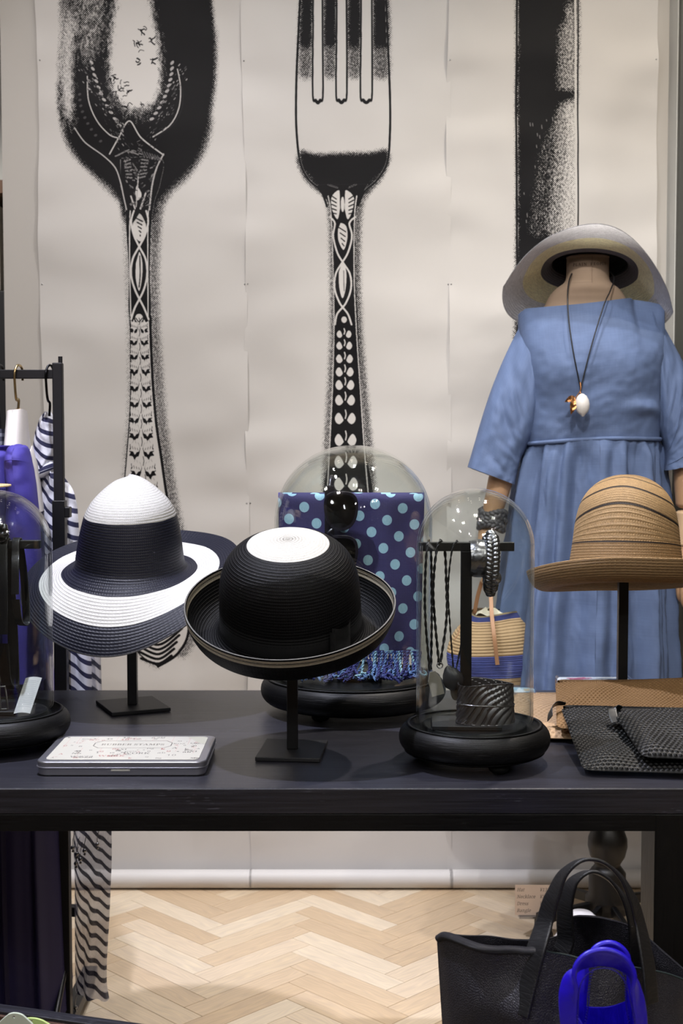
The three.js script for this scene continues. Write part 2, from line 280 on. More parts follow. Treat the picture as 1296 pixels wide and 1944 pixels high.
// sharp layer: grey 0.5 = nothing, white line = 0, black line = 1 (drawn as tone on a mid-grey ground)
const ornament = (draw) => (d) => { d.g.fillStyle = 'rgb(128,128,128)'; d.g.fillRect(0, 0, 4000, 4000); draw(d); };
const leafPair = (d, cx, y, w, s, dark) => { // a pair of small lobed leaves on a stem
  for (const q of [-1, 1]) {
    const L = (k, dx, dy) => [[0.14, 0.06], [0.3, -0.3], [0.44, -0.24], [0.58, -0.5], [0.72, -0.3], [0.92, -0.2], [0.86, 0.06], [0.96, 0.24], [0.7, 0.3], [0.56, 0.5], [0.4, 0.34], [0.24, 0.3]].map(([a, b]) => [cx + q * w * (0.55 + (a - 0.55) * k) + dx, y + s * b * k + dy]);
    if (dark) { d.fill(0.97, L(1.08, q * 0.8, s * 0.26)); d.line(0.97, 1.3, [...L(1.06, 0, 0), L(1.06, 0, 0)[0]]); }
    d.fill(0.02, dark ? L(1.0, 0, -1.2) : [[cx + q * 3.5, y + 1], [cx + q * w * 0.42, y - s * 0.42], [cx + q * w * 0.66, y - s * 0.46], [cx + q * w * 0.86, y - s * 0.12], [cx + q * w * 0.74, y + s * 0.2], [cx + q * w * 0.5, y + s * 0.3], [cx + q * w * 0.3, y + s * 0.2]]);
    if (dark) { for (let i = 0; i < 3; i++) d.line(0.92, 1.1, [[cx + q * w * (0.3 + i * 0.2), y + s * (0.16 - i * 0.04)], [cx + q * w * (0.36 + i * 0.2), y + s * (0.02 - i * 0.06)]]); }
  }
  d.line(dark ? 0.95 : 0.05, dark ? 1.5 : 2, [[cx, y - s * 0.7], [cx + 1.5, y - s * 0.4], [cx, y - s * 0.1]]);
};
const WAVE = (y, f, a) => a * Math.sin(y * f);
const spoonEdgeL = [[118, -60], [114, 40], [109, 130], [110, 190], [120, 235], [142, 280], [176, 315], [210, 338], [228, 362], [236, 400], [240, 450], [244, 520], [247, 600], [248, 700], [245, 800], [239, 870], [235, 930], [232, 1010], [232, 1100], [240, 1180], [262, 1238], [300, 1266]];
const spoonEdgeR = [[300, 1266], [338, 1240], [360, 1195], [352, 1110], [332, 1010], [318, 940], [308, 870], [298, 790], [292, 720], [287, 640], [284, 560], [285, 480], [290, 410], [297, 365], [312, 328], [340, 300], [368, 262], [390, 215], [402, 150], [408, 60], [406, -60]];
const DRAWINGS = [
  { tone: [[(d) => { // soft halo round the handle and the bowl
      d.line(0.4, 13, spoonEdgeL.slice(8)); d.line(0.52, 24, spoonEdgeR.slice(1, 15).map(([x, y]) => [x + 7, y])); d.line(0.6, 12, [[112, 160], [119, 240], [136, 284], [178, 330], [225, 376]]); d.line(0.42, 14, [[406, 60], [404, 160], [394, 230]]); d.line(0.62, 22, [[394, 230], [382, 280], [352, 328], [316, 364], [298, 400], [291, 450]]); }, 8],
    [(d) => { // bowl
      d.fill(1, [[128, -60], [124, 0], [112, 70], [108, 140], [110, 200], [119, 240], [132, 274], [152, 303], [178, 328], [204, 350], [226, 376], [240, 420], [286, 420], [296, 388], [318, 358], [346, 332], [370, 303], [385, 266], [396, 222], [406, 150], [407, 70], [402, 0], [396, -60]]);
            d.fill(0.55, [[116, -60], [112, 60], [110, 150], [116, 205], [130, 225], [138, 190], [136, 100], [150, -60]]); d.fill(0.7, [[130, -40], [128, 40], [140, 60], [150, -20]]); }, 7]],
    sharp: ornament((d) => {
      const { line, oval, fill } = d;
      // handle body
      fill(0.98, [[228, 350], [236, 380], [241, 450], [245, 520], [247, 605], [284, 605], [284, 520], [286, 440], [292, 385], [304, 345], [304, 300], [228, 300]]);
      fill(0.04, [[248, 612], [248, 700], [245, 800], [239, 870], [234, 930], [232, 1010], [232, 1100], [240, 1180], [262, 1235], [300, 1262], [335, 1238], [356, 1195], [348, 1110], [328, 1010], [314, 940], [303, 870], [294, 790], [288, 720], [284, 612]]);
      line(0.98, 2.2, [[247, 600], [248, 700], [245, 800], [239, 870], [234, 930], [232, 1010], [232, 1100], [240, 1180], [262, 1238], [300, 1265]]);
      line(1, 5, [[285, 600], [289, 720], [296, 800], [306, 870], [316, 940], [330, 1010], [350, 1110], [358, 1195], [338, 1240], [300, 1265]]);
      line(0.02, 2, [[247, 400], [246, 470], [248, 600]]); line(0.02, 2, [[281, 400], [280, 470], [281, 600]]);
      for (let i = 0; i < 6; i++) { line(0.95, 5, [[248 + i * 4, 1185 + i * 13], [300, 1215 + i * 9], [350 - i * 5, 1180 + i * 13]]); }
      // bowl ornament
      line(0.1, 2.5, [[164, 145], [167, 190], [182, 228], [206, 255], [224, 262]]); line(0.1, 2.5, [[336, 130], [342, 165], [339, 205], [322, 238], [290, 260]]);
      line(0.35, 2, [[345, 165], [346, 200], [330, 235], [300, 258]]);
      for (let i = 0; i < 11; i++) { const a = i / 10; oval(0.12, lerp(172, 226, a * a * 0.6 + a * 0.4), lerp(118, 238, a), 2.6, 4.6, -0.7 - 0.5 * a); oval(0.14, lerp(326, 288, a * a), lerp(118, 226, a), 2.8, 4.8, 0.7 + 0.5 * a); }
      for (let i = 0; i < 9; i++) { const a = i / 8; oval(0.28, lerp(150, 190, a * a), lerp(180, 268, a), 3.4, 2.4, -0.4); }
      line(0.1, 2.8, [[207, 292], [224, 262], [245, 230], [268, 262], [310, 294]]); line(0.12, 3, [[310, 292], [296, 320], [288, 352], [283, 398]]);
      line(0.12, 2.6, [[140, 243], [160, 270], [196, 296], [218, 318], [228, 345], [234, 372], [240, 398]]);
      for (let i = 0; i < 7; i++) { line(0.2, 2.6, [[218 + i * 6, 296 - i * 3 + (i > 3 ? (i - 3) * 4 : 0)], [226 + i * 6, 284 + Math.abs(i - 3) * 3]]); line(0.25, 2.2, [[268 + i * 5, 286 + i * 1.5], [274 + i * 5, 298 + i]]); }
      for (let i = 0; i < 6; i++) { line(0.2, 2.6, [[235 + i, 306 + i * 6], [246 + i * 0.7, 302 + i * 7]]); line(0.2, 2.6, [[280 - i, 304 + i * 6], [268 - i * 0.7, 302 + i * 7]]); }
      fill(0.06, [[258, 352], [266, 362], [268, 372], [260, 380], [256, 366]]); line(0.1, 3, [[248, 372], [256, 396]]); line(0.1, 3, [[276, 366], [266, 396]]); line(0.12, 2.4, [[262, 330], [258, 392]]);
      // interlaced loops on the handle
      fill(0.1, [[264, 405], [276, 424], [276, 445], [266, 458], [253, 444], [252, 424]]); for (let i = 0; i < 5; i++) line(0.95, 2.4, [[258 + i * 2, 414 + i * 8], [270 - i, 420 + i * 7]]);
      fill(0.1, [[264, 478], [270, 500], [269, 530], [264, 552], [258, 530], [258, 500]]); line(0.85, 2.6, [[265, 486], [266, 520], [264, 545]]);
      line(0.06, 3.4, [[254, 400], [249, 420], [254, 446], [264, 468], [276, 492], [279, 522], [272, 552], [256, 584], [249, 606]]); line(0.06, 3.4, [[277, 400], [281, 420], [275, 446], [264, 468], [252, 492], [249, 522], [257, 552], [273, 584], [282, 606]]);
      oval(0.08, 264, 604, 7, 8); line(0.95, 2, [[258, 604], [264, 611], [270, 604]]); oval(0.12, 253, 640, 6, 6); oval(0.12, 274, 636, 7, 8);
      // leaf pairs
      const ys = [619, 641, 668, 695, 727, 757, 787, 816, 850, 887, 922, 960, 1000, 1044, 1090, 1136];
      ys.forEach((y, i) => leafPair(d, 264 + Math.max(0, (y - 640)) * 0.02 + Math.max(0, (y - 860)) * 0.08, y, 16.5 + i * 0.85, 22 + i * 0.8, true));
      // flecks on the pale oval and cracks
      reseed(61); for (const [x, y, r, n] of [[272, 50, 8, 5], [283, 78, 6, 4], [264, 88, 9, 6], [286, 114, 6, 4], [262, 116, 5, 3], [232, 160, 7, 5], [222, 178, 9, 7], [243, 178, 6, 5], [210, 150, 7, 6], [214, 196, 9, 7], [238, 204, 8, 6], [268, 206, 7, 5]]) for (let j = 0; j < n; j++) { let a = rnd() * 6.3, X = x + (rnd() - 0.5) * r * 2, Y = y + (rnd() - 0.5) * r * 2; const q = [[X, Y]]; for (let s = 0; s < 4; s++) { a += (rnd() - 0.5) * 2.2; X += Math.cos(a) * r * 0.35; Y += Math.sin(a) * r * 0.35; q.push([X, Y]); } line(0.95, 0.9 + rnd() * 1.6, q); }
      for (let i = 0; i < 260; i++) { const t = rnd(), side = rnd() < 0.62 ? -1 : 1, x = side < 0 ? lerp(148, 232, Math.pow(t, 0.8)) + (rnd() - 0.5) * 26 : lerp(346, 290, t) + (rnd() - 0.5) * 26, y = lerp(120, 272, t) + (rnd() - 0.5) * 34, a = side < 0 ? 0.9 : -0.9, L = 1.5 + rnd() * 3.5; line(0.12 + rnd() * 0.25, 0.8 + rnd() * 1.4, [[x, y], [x + Math.cos(a) * L, y + Math.sin(a) * L]]); }
      for (let i = 0; i < 110; i++) { const x = 232 + rnd() * 68, y = 262 + rnd() * 130; if (Math.abs(x - 265) > 36 - (y - 262) * 0.12) continue; const a = (x < 263 ? 0.7 : 2.4) + (rnd() - 0.5), L = 2 + rnd() * 5; line(0.15 + rnd() * 0.2, 0.9 + rnd() * 1.5, [[x, y], [x + Math.cos(a) * L, y + Math.sin(a) * L]]); }
      for (let i = 0; i < 6; i++) line(0.15, 2.4, [[120 + i * 2, 60 + i * 28], [126 + i * 2, 72 + i * 28]]);
    }), grit: 0.3 },
  { tone: [[(d) => { d.line(0.62, 13, [[606, 352], [626, 400], [631, 520], [632, 640], [626, 760], [620, 860], [616, 960]]); d.line(0.62, 16, [[700, 356], [681, 400], [677, 520], [682, 640], [692, 760], [701, 860], [708, 960]]); d.line(0.8, 12, [[566, 300], [582, 338], [610, 362]]); d.line(0.8, 12, [[735, 300], [718, 340], [690, 364]]); }, 7],
    [(d) => { // tines and root
      for (const [a, b, c, e] of [[573, 594, 567, 592], [615, 637, 613, 638], [660, 683, 658, 684], [708, 733, 706, 738]]) { d.fill(0.98, [[a, -60], [b, -60], [e, 110], [c, 110]]); d.fill(0.6, [[c, 95], [e, 95], [e, 148], [c, 148]]); }
      d.fill(1, [[566, 285], [600, 292], [652, 290], [702, 290], [736, 285], [730, 318], [708, 345], [690, 360], [612, 360], [594, 345], [572, 318]]); }, 8]],
    sharp: ornament((d) => {
      const { line, oval, fill } = d;
      line(1, 4, [[573, -60], [568, 60], [563, 160], [562, 240], [568, 305], [584, 340], [608, 362], [620, 392]]); line(1, 4, [[731, -60], [736, 80], [740, 180], [740, 250], [735, 308], [716, 342], [692, 364], [680, 390]]);
      for (const [l, r] of [[594, 613], [638, 658], [684, 706]]) { fill(0.04, [[l + 2, -60], [r - 2, -60], [r - 1, 60], [r - 1, 182], [(l + r) / 2, 194], [l + 1, 182], [l + 2, 60]]); line(0.98, 3.4, [[l + 1, -60], [l + 1, 60], [l, 178], [l + 5, 192], [(l + r) / 2, 196], [r - 5, 192], [r, 178], [r, 60], [r - 1, -60]]); line(0.98, 6, [[l + 5, 190], [(l + r) / 2, 195], [r - 5, 190]]); }
      fill(0.98, [[604, 350], [622, 385], [628, 430], [632, 520], [634, 620], [632, 740], [626, 850], [618, 960], [704, 960], [694, 850], [686, 740], [680, 620], [675, 520], [675, 430], [680, 385], [698, 350]]);
      line(0.15, 2.2, [[622, 372], [628, 410], [632, 520], [634, 620], [631, 740], [625, 860], [620, 950]]); line(0.15, 2.2, [[677, 372], [673, 410], [672, 520], [676, 620], [684, 740], [692, 860], [700, 950]]);
      line(0.4, 2, [[606, 340], [636, 342]]); line(0.4, 2, [[660, 341], [690, 339]]); line(0.3, 2.6, [[622, 350], [640, 356]]); line(0.3, 2.6, [[662, 356], [676, 350]]);
      // acanthus
      fill(0.05, [[644, 362], [629, 374], [630, 398], [640, 416], [645, 396]]); fill(0.05, [[655, 362], [671, 374], [669, 398], [660, 416], [654, 396]]); oval(0.1, 650, 388, 3.4, 14);
      for (let i = 0; i < 5; i++) { line(0.95, 2.4, [[629, 372 + i * 8], [638, 378 + i * 7]]); line(0.95, 2.4, [[671, 372 + i * 8], [662, 378 + i * 7]]); }
      // loops
      line(0.05, 3.2, [[626, 412], [635, 424], [632, 448], [640, 480], [652, 500], [664, 520], [666, 548], [656, 576], [640, 596], [636, 616]]); line(0.05, 3.2, [[674, 412], [663, 424], [668, 448], [660, 480], [648, 500], [637, 520], [635, 548], [645, 576], [660, 596], [667, 616]]);
      fill(0.08, [[646, 424], [657, 430], [659, 452], [652, 474], [642, 456], [641, 436]]); for (let i = 0; i < 4; i++) line(0.95, 2.2, [[643 + i * 2, 432 + i * 10], [656 - i, 440 + i * 9]]);
      fill(0.1, [[650, 496], [657, 516], [656, 546], [650, 566], [644, 546], [643, 516]]); line(0.7, 2.6, [[652, 514], [653, 552]]); oval(0.08, 653, 607, 5, 6);
      const ys = [636, 658, 683, 708, 733, 762, 797, 838, 880, 922]; ys.forEach((y, i) => leafPair(d, 653 + i * 0.4, y, 16 + i * 1.1, 17 + i * 1.6, false));
    }), grit: 0.3 },
  { tone: [[(d) => { d.fill(1, [[980, -60], [1090, -60], [1091, 300], [1093, 600], [1096, 960], [982, 960], [981, 400]]); d.fill(0.42, [[1072, 20], [1091, 20], [1091, 178], [1070, 178]]); d.fill(0.55, [[1058, 60], [1074, 60], [1072, 178], [1056, 178]]); d.fill(0.25, [[1074, 200], [1091, 200], [1092, 440], [1062, 440]]); d.fill(0.5, [[1052, 230], [1074, 210], [1062, 440], [1036, 440]]); d.fill(0.78, [[1020, 300], [1052, 240], [1036, 440], [1000, 440]]); d.g.fillStyle = '#000'; const [ax, ay] = d.P(1030, 172), [bx, by] = d.P(1091, 189); d.g.fillRect(ax, ay, bx - ax, by - ay); }, 8]],
    sharp: ornament((d) => { d.line(0.98, 2.4, [[1097, -60], [1096, 200], [1097, 440], [1100, 960]]); d.line(0.03, 4, [[1091.5, -60], [1092, 200], [1093, 440], [1096, 960]]); d.line(1, 4, [[981, -60], [980, 200], [981, 440], [984, 960]]); for (let i = 0; i < 90; i++) { const y = 200 + rnd() * 260, x = 990 + Math.pow(rnd(), 0.6) * 95; d.line(0.2, 1.8, [[x, y], [x + 0.6, y + 2 + rnd() * 5]]); } }), grit: 0.5 },
];
reseed(5);
const BOTTOM = 0.026, ROLL = 0.0235;
const paperLabel = ['tall paper hanging printed with a giant black spoon', 'tall paper hanging printed with a giant black fork', 'tall paper hanging printed with a giant black knife blade'];
const paperPlain = std({ color: new THREE.Color().setRGB(204 / 255, 201 / 255, 199 / 255, THREE.SRGBColorSpace), roughness: 0.55 });
STRIPS.forEach(([xa, xb], k) => {
  const w = xb - xa, W = Math.round(w * TEX), H = 2048, D = DRAWINGS[k];
  const tone = new Float32Array(W * H);
  for (const [draw, blur] of D.tone) { const f = toneField(W, H, xa, draw, blur); for (let i = 0; i < f.length; i++) tone[i] = Math.max(tone[i], 0) + f[i] * (1 - tone[i]); }
  if (k === 0) { const f = toneField(W, H, xa, (d) => { d.fill(1, [[226, -60], [220, 0], [212, 50], [207, 100], [208, 150], [220, 186], [244, 205], [278, 205], [298, 184], [304, 140], [300, 80], [288, 20], [280, -60]]); d.fill(0.62, [[128, 20], [122, 60], [116, 130], [116, 190], [126, 232], [138, 250], [136, 200], [134, 120], [142, 40]]); d.fill(0.4, [[150, -60], [146, 40], [150, 110], [172, 120], [196, 60], [205, -60]]); d.fill(0.35, [[214, 205], [250, 228], [285, 222], [312, 190], [318, 120], [306, 200], [270, 218], [240, 212]]); }, 13); for (let y = 0, i = 0; y < H; y++) for (let x = 0; x < W; x++, i++) tone[i] *= 1 - clamp(f[i] * 1.12 + (f[i] > 0.03 ? 0.16 * noise(x / 16, y / 30) : 0)); }
  const sharp = toneField(W, H, xa, D.sharp, 0);
  const map = printTexture(tone, sharp, W, H, D.grit);
  const top = 2.52, o = thing('paper_hanging', paperLabel[k], 'wall hanging', [0, 0, WALL_Z]);
  const pinsY = [at(455, -300, WALL_Z).y, at(455, 118, WALL_Z).y, at(455, 540, WALL_Z).y, at(455, 955, WALL_Z).y, at(455, 1370, WALL_Z).y];
  const sag = (u, y) => { // buckles between the pins, softer in the middle of the sheet
    const e = Math.pow(Math.abs(u - 0.5) * 2, 1.5); let near = 1; for (const p of pinsY) near = Math.min(near, Math.abs(y - p) / 0.28);
    const a = noise(u * 0.9 + k * 7, y * 3.2 + k * 3), b = noise(u * 1.4 + k * 3 + 40, y * 6.5 + 9), c = noise(u * 1.6 + y * 3.4 + k, y * 1.5 - u * 2.4);
    const big = [1.25, 1.45, 1.9][k]; return 0.010 + 0.0075 * big * a * (0.45 + 0.55 * e) + 0.0026 * big * b * (0.35 + e) + 0.003 * c * (k === 2 ? 1.6 : 0.7) + 0.004 * near * e + k * 0.0012;
  };
  const sheetMat = phys({ color: 0xffffff, map, roughness: 0.6, specularIntensity: 0.3 });
  const f = (u, v) => { const y = lerp(BOTTOM, top, v), lean = LEAN * (INK_TOP - y), edge = 0.004 * Math.sin(y * 7 + k * 2) * (u < 0.5 ? 1 - u * 2 : 0); return V3(xa + u * w + lean + edge, y, lerp(0.018 + k * 0.0015, (() => { const s = sag(u, y), m = 0.003 + k * 0.0016; return m + 0.5 * (s - m + Math.sqrt((s - m) ** 2 + 0.00002)); })(), smooth(BOTTOM, BOTTOM + 0.25, y))); };
  const g = surface(f, 70, 240), uv = g.attributes.uv, p = g.attributes.position;
  for (let i = 0; i < uv.count; i++) uv.setY(i, 1 - (INK_TOP - p.getY(i)) * TEX / H);
  part('printed_sheet', g, sheetMat, o);
  // what is left on the roll lies along the foot of the wall
  const roll = []; for (let j = 0; j <= 60; j++) { const a = Math.PI - j / 60 * 2 * Math.PI * 2.0, r = ROLL - 0.0012 * j / 60; roll.push([Math.cos(a) * r, Math.sin(a) * r]); }
  const lx = xa + LEAN * INK_TOP, gRoll = surface((u, v) => { const i = Math.round(v * 60); return V3(lx + u * w, ROLL + 0.001 + roll[i][1], 0.046 + roll[i][0]); }, 4, 60);
  part('paper_roll', gRoll, paperPlain, o);
  for (const y of pinsY) for (const u of [0.012, 0.988]) { const q = f(u, (y - BOTTOM) / (top - BOTTOM)); if (y < top) part('pin', place(new THREE.SphereGeometry(0.0019, 10, 6).scale(1, 1, 0.4), q.x, q.y, q.z + 0.001), M.steel, o); }
});
// ---------------------------------------------------------------- the display table
const T_FRONT = atY(648, 1497, TABLE_Y).z, T_BACK = atY(648, 1310, TABLE_Y).z, T_LEFT = -1.25, T_RIGHT = 0.70;
{
  const t = thing('display_table', 'long black stained wooden display table with square legs', 'table', [0, 0, 0]);
  const d = T_FRONT - T_BACK, w = T_RIGHT - T_LEFT, cx = (T_LEFT + T_RIGHT) / 2, cz = (T_FRONT + T_BACK) / 2;
  part('table_top', box(w, 0.034, d, cx, TABLE_Y - 0.017, cz, 0.0022, 0), M.tableWood, t);
  for (const z of [T_FRONT - 0.0075, T_BACK + 0.012]) part('apron', box(w - 0.19, 0.0225, 0.014, cx, TABLE_Y - 0.0455, z, 0.001, 0), M.baseWood, t);
  for (const x of [T_LEFT + 0.012, T_RIGHT - 0.012]) part('apron', box(0.014, 0.0225, d - 0.19, x, TABLE_Y - 0.0455, cz, 0.001, 2), M.baseWood, t);
  for (const [x, z] of [[T_LEFT + 0.05, T_FRONT - 0.039], [T_LEFT + 0.05, T_BACK + 0.043], [0.46, T_FRONT - 0.039], [0.635, T_BACK + 0.043]]) part('leg', box(0.102, TABLE_Y - 0.034, 0.078, x, (TABLE_Y - 0.034) / 2, z, 0.002, 1), M.baseWood, t);
}
const TT = TABLE_Y + 0.0005;

// ---------------------------------------------------------------- hats
// profile: outline from the tip of the crown to the rim, [radius, height]; the shell gets an inner face offset by its thickness.
function hatShell(profile, from, to, o) {
  const curve = new THREE.SplineCurve(profile.map((p) => V2(...p))), N = 900, cum = curve.getLengths(N), S = cum[N];
  const table = Array.from({ length: N + 1 }, (_, i) => curve.getPoint(i / N));
  const atS = (s) => { s = clamp(s, 0, S); let a = 0, b = N; while (b - a > 1) { const m = (a + b) >> 1; if (cum[m] <= s) a = m; else b = m; } const k = (s - cum[a]) / Math.max(1e-9, cum[b] - cum[a]); return [lerp(table[a].x, table[b].x, k), lerp(table[a].y, table[b].y, k)]; };
  const s0 = from * S, s1 = to * S, rows = Math.max(8, Math.round((s1 - s0) / o.braid * 5)), seg = o.seg ?? 150, t = o.thick ?? 0.0024;
  const point = (th, s, off) => {
    const sw = o.warp ? o.warp(th, s, S) : s, [r, h] = atS(sw), [r2, h2] = atS(sw + 0.0004), [r1, h1] = atS(sw - 0.0004), dx = r2 - r1, dy = h2 - h1, L = Math.hypot(dx, dy) || 1;
    const rib = (o.rib ?? 0.0005) * (Math.pow(Math.abs(Math.sin(Math.PI * s / o.braid)), 0.6) - 0.6) * smooth(0, 0.01, r), n = off + (off > 0 || !t ? rib : -rib);
    const q = o.deform({ r: Math.max(0, r + (dy / L) * -n * -1 * -1), h: h + (dx / L) * n, th, s, S });
    return V3(Math.sin(th) * q.r * (o.wide ?? 1), q.h, Math.cos(th) * q.r * (o.deep ?? 1));
  };
  // outer face, rim and inner face in one sheet
  const turn = 6, all = rows * 2 + turn;
  const f = (u, v) => { const th = u * 2 * Math.PI, j = v * all; if (j <= rows) return point(th, lerp(s0, s1, j / rows), t / 2); if (j >= rows + turn) return point(th, lerp(s1, s0, (j - rows - turn) / rows), -t / 2); const a = (j - rows) / turn * Math.PI; return point(th, s1 + Math.sin(a) * t * 0.5, Math.cos(a) * t / 2); };
  const g = surface(f, seg, all, 1, 1, true), uv = g.attributes.uv;
  for (let j = 0; j <= all; j++) for (let i = 0; i <= seg; i++) { const k = j * (seg + 1) + i, s = j <= rows ? lerp(s0, s1, j / rows) : j >= rows + turn ? lerp(s1, s0, (j - rows - turn) / rows) : s1; uv.setXY(k, i / seg, s / S); }
  return g;
}
// a braid of straw: two strands crossing inside every row
const braidTile = dataTexture(64, 64, (u, v) => { const w = v < 0.5 ? v * 2 : 2 - v * 2, a = (u + w * 0.42) % 1, d = Math.abs(a - 0.5) * 2; return smooth(0, 0.34, Math.min(v, 1 - v)) * (0.72 + 0.28 * smooth(0, 0.6, 1 - d)) + 0.05 * tileNoise(u, v, 6); });
function strawMaterial(zones, S, braid, around, o = {}) { // zones: [upper end of the zone along the profile (0..1), css colour]
  const H = 1024, fleck = o.fleck ?? 0.1, cols = zones.map(([e, c]) => [e, new THREE.Color(c).convertLinearToSRGB()]);
  const map = dataTexture(256, H, (u, v) => { const z = cols.find(([e]) => v <= e + (o.jag ?? 0) * Math.sin(u * 60)) ?? cols[cols.length - 1], c = z[1], n = 1 + fleck * (0.6 * noise(u * 160, v * 420) + 0.4 * noise(u * 30, v * 300)); return [c.r * n, c.g * n, c.b * n]; }, true);
  return phys({ map, specularIntensity: o.spec ?? 0.6, roughness: o.rough ?? 0.55, bumpMap: rep(braidTile, around, S / braid), bumpScale: o.bump ?? 0.0011 });
}
const arcAt = (P) => (r) => { const cu = new THREE.SplineCurve(P.map((p) => V2(...p))), L = cu.getLengths(900); for (let i = 0; i <= 900; i++) if (cu.getPoint(i / 900).x >= r) return L[i] / L[900]; return 1; };
const profileLength = (p) => { const c = new THREE.SplineCurve(p.map((q) => V2(...q))); return c.getLengths(900)[900]; };
function hatStand(label, pos, turn, plate, height, capR, tilt) {
  const s = thing('hat_stand', label, 'hat stand', pos, turn);
  part('base_plate', box(plate[0], 0.006, plate[1], 0, 0.003, 0, 0.0012), M.standPlate, s);
  const post = part('post', box(0.0158, height - 0.006, 0.0158, 0, 0.006 + (height - 0.006) / 2, 0, 0.0012), M.blackMetal, s); post.rotation.y = -turn;
  part('hat_rest', lathe([[0, height + 0.012], [capR * 0.7, height + 0.006], [capR, height - 0.004], [capR * 0.97, height - 0.009], [0, height - 0.002]], 40), M.blackMetal, s);
  return s;
}

// --- black bowler with a cream crown top and an upturned brim
{
  const base = atY(555, 1428, TT), z = base.z, hc = at(552, 1188, z);
  hatStand('black hat stand carrying the black hat with the cream crown top', [base.x, TT, z], -0.09, [0.092, 0.115], hc.y - TT + 0.085, 0.07);
  const P = [[0.0001, 0.137], [0.022, 0.1365], [0.045, 0.133], [0.066, 0.1245], [0.082, 0.111], [0.0925, 0.093], [0.098, 0.07], [0.0995, 0.045], [0.1005, 0.02], [0.1015, 0.004], [0.106, -0.007], [0.116, -0.0135], [0.128, -0.012], [0.138, -0.003], [0.1445, 0.010], [0.1475, 0.022], [0.1485, 0.031]];
  const S = profileLength(P), split = 0.602, b = 0.0044;
  const hat = thing('hat', 'black straw bowler hat with cream crown top and cream striped upturned brim', 'hat', [hc.x, hc.y, z]); hat.rotation.x = 0.36; hat.rotation.z = 0.015;
  const deform = ({ r, h, th, s, S }) => { const k = smooth(0.62, 1, s / S), back = Math.cos(th); return { r: r * (1 + k * 0.012 * Math.abs(Math.sin(th))), h: h + k * (0.012 * Math.sin(th) * Math.sin(th) - 0.004 * back + 0.004 * Math.sin(th * 2 + 1)) }; };
  const mat = strawMaterial([[0.205, '#bdbab2'], [0.955, '#060608'], [0.972, '#a79f8d'], [0.978, '#060608'], [0.99, '#aaa18f'], [1, '#060608']], S, b, 190, { fleck: 0.16, rough: 0.55, spec: 0.35 });
  const o = { braid: b, rib: 0.0009, deform, seg: 160 };
  const brim = hatShell(P, split, 1, o); // the outside of the brim is black but for one cream braid
  part('crown', hatShell(P, 0, split + 0.004, o), mat, hat, 'black straw crown with a round cream top');
  part('brim', brim, mat, hat, 'upturned black straw brim with cream edging');
  const ribbon = std({ color: 0x08090b, roughness: 0.62, bumpMap: rep(weaveBump, 40, 1), bumpScale: 0.0003 });
  part('hatband', lathe([[0.1005, 0.0], [0.1028, 0.001], [0.1022, 0.018], [0.1012, 0.034], [0.0992, 0.035]], 120), ribbon, hat);
  const bow = part('bow', surface((u, v) => { const th = lerp(0.62, 0.96, u), r = 0.1045 + 0.006 * Math.sin(u * Math.PI) * (0.4 + Math.abs(v - 0.5)); return V3(Math.sin(th) * r, lerp(-0.002, 0.042, v) - 0.004 * Math.sin(u * 3), Math.cos(th) * r); }, 16, 8), ribbon, hat);
  part('bow_knot', surface((u, v) => { const th = lerp(0.575, 0.655, u), r = 0.106 + 0.005 * Math.sin(u * Math.PI); return V3(Math.sin(th) * r, lerp(0.0, 0.038, v), Math.cos(th) * r); }, 8, 6), ribbon, bow);
}
// --- wide brimmed hat of white and navy bands
{
  const base = atY(252, 1343, TT), z = base.z, hc = at(247, 1078, z);
  hatStand('black hat stand carrying the wide white and navy hat', [base.x, TT, z], 0.42, [0.1, 0.112], hc.y - TT + 0.085, 0.06);
  const P = [[0.0001, 0.157], [0.010, 0.1555], [0.026, 0.148], [0.045, 0.133], [0.062, 0.115], [0.0735, 0.095], [0.0795, 0.074], [0.084, 0.050], [0.0875, 0.026], [0.0905, 0.009], [0.0965, 0.0], [0.108, -0.003], [0.13, -0.006], [0.16, -0.008], [0.193, -0.010]];
  const S = profileLength(P), b = 0.0045;
  const hat = thing('hat', 'wide brimmed straw sun hat in white and navy bands', 'hat', [hc.x, hc.y, z]); hat.rotation.x = 0.17; hat.rotation.z = -0.02;
  const D = (th) => 0.018 + 0.052 * Math.cos(th) + 0.016 * Math.cos(2 * th + 0.5) - 0.02 * Math.sin(th) + 0.006 * Math.sin(3 * th + 1.0) - 0.024 * Math.pow(clamp(Math.cos(th - 2.2)), 2);
  const deform = ({ r, h, th }) => { const k = clamp((r - 0.094) / 0.099), kk = Math.pow(k, 1.15), d = D(th) * kk; return { r: r - Math.max(0, d) * 0.32 * kk - 0.03 * kk * Math.pow(clamp(Math.cos(th - 2.6)), 2) + 0.006 * clamp(1 - h / 0.15) * Math.sin(th + 0.3) * smooth(0.02, 0.12, h), h: h - d + 0.006 * smooth(0.03, 0.13, h) * Math.sin(th + 0.4) * 0.5 }; };
  const q = arcAt(P), cut = q(0.0945), white = '#c4c2be', navy = '#191a26';
  const mat = strawMaterial([[q(0.0735) + 0.012, white], [q(0.1135), navy], [q(0.154), white], [1, navy]], S, b, 150, { fleck: 0.12, rough: 0.42, jag: 0.0014 });
  const o = { braid: b, rib: 0.0009, deform, seg: 180 };
  part('crown', hatShell(P, 0, cut, o), mat, hat, 'rounded crown, white above and navy below');
  part('brim', hatShell(P, cut - 0.004, 1, o), mat, hat, 'wavy wide brim in navy and white rings');
}
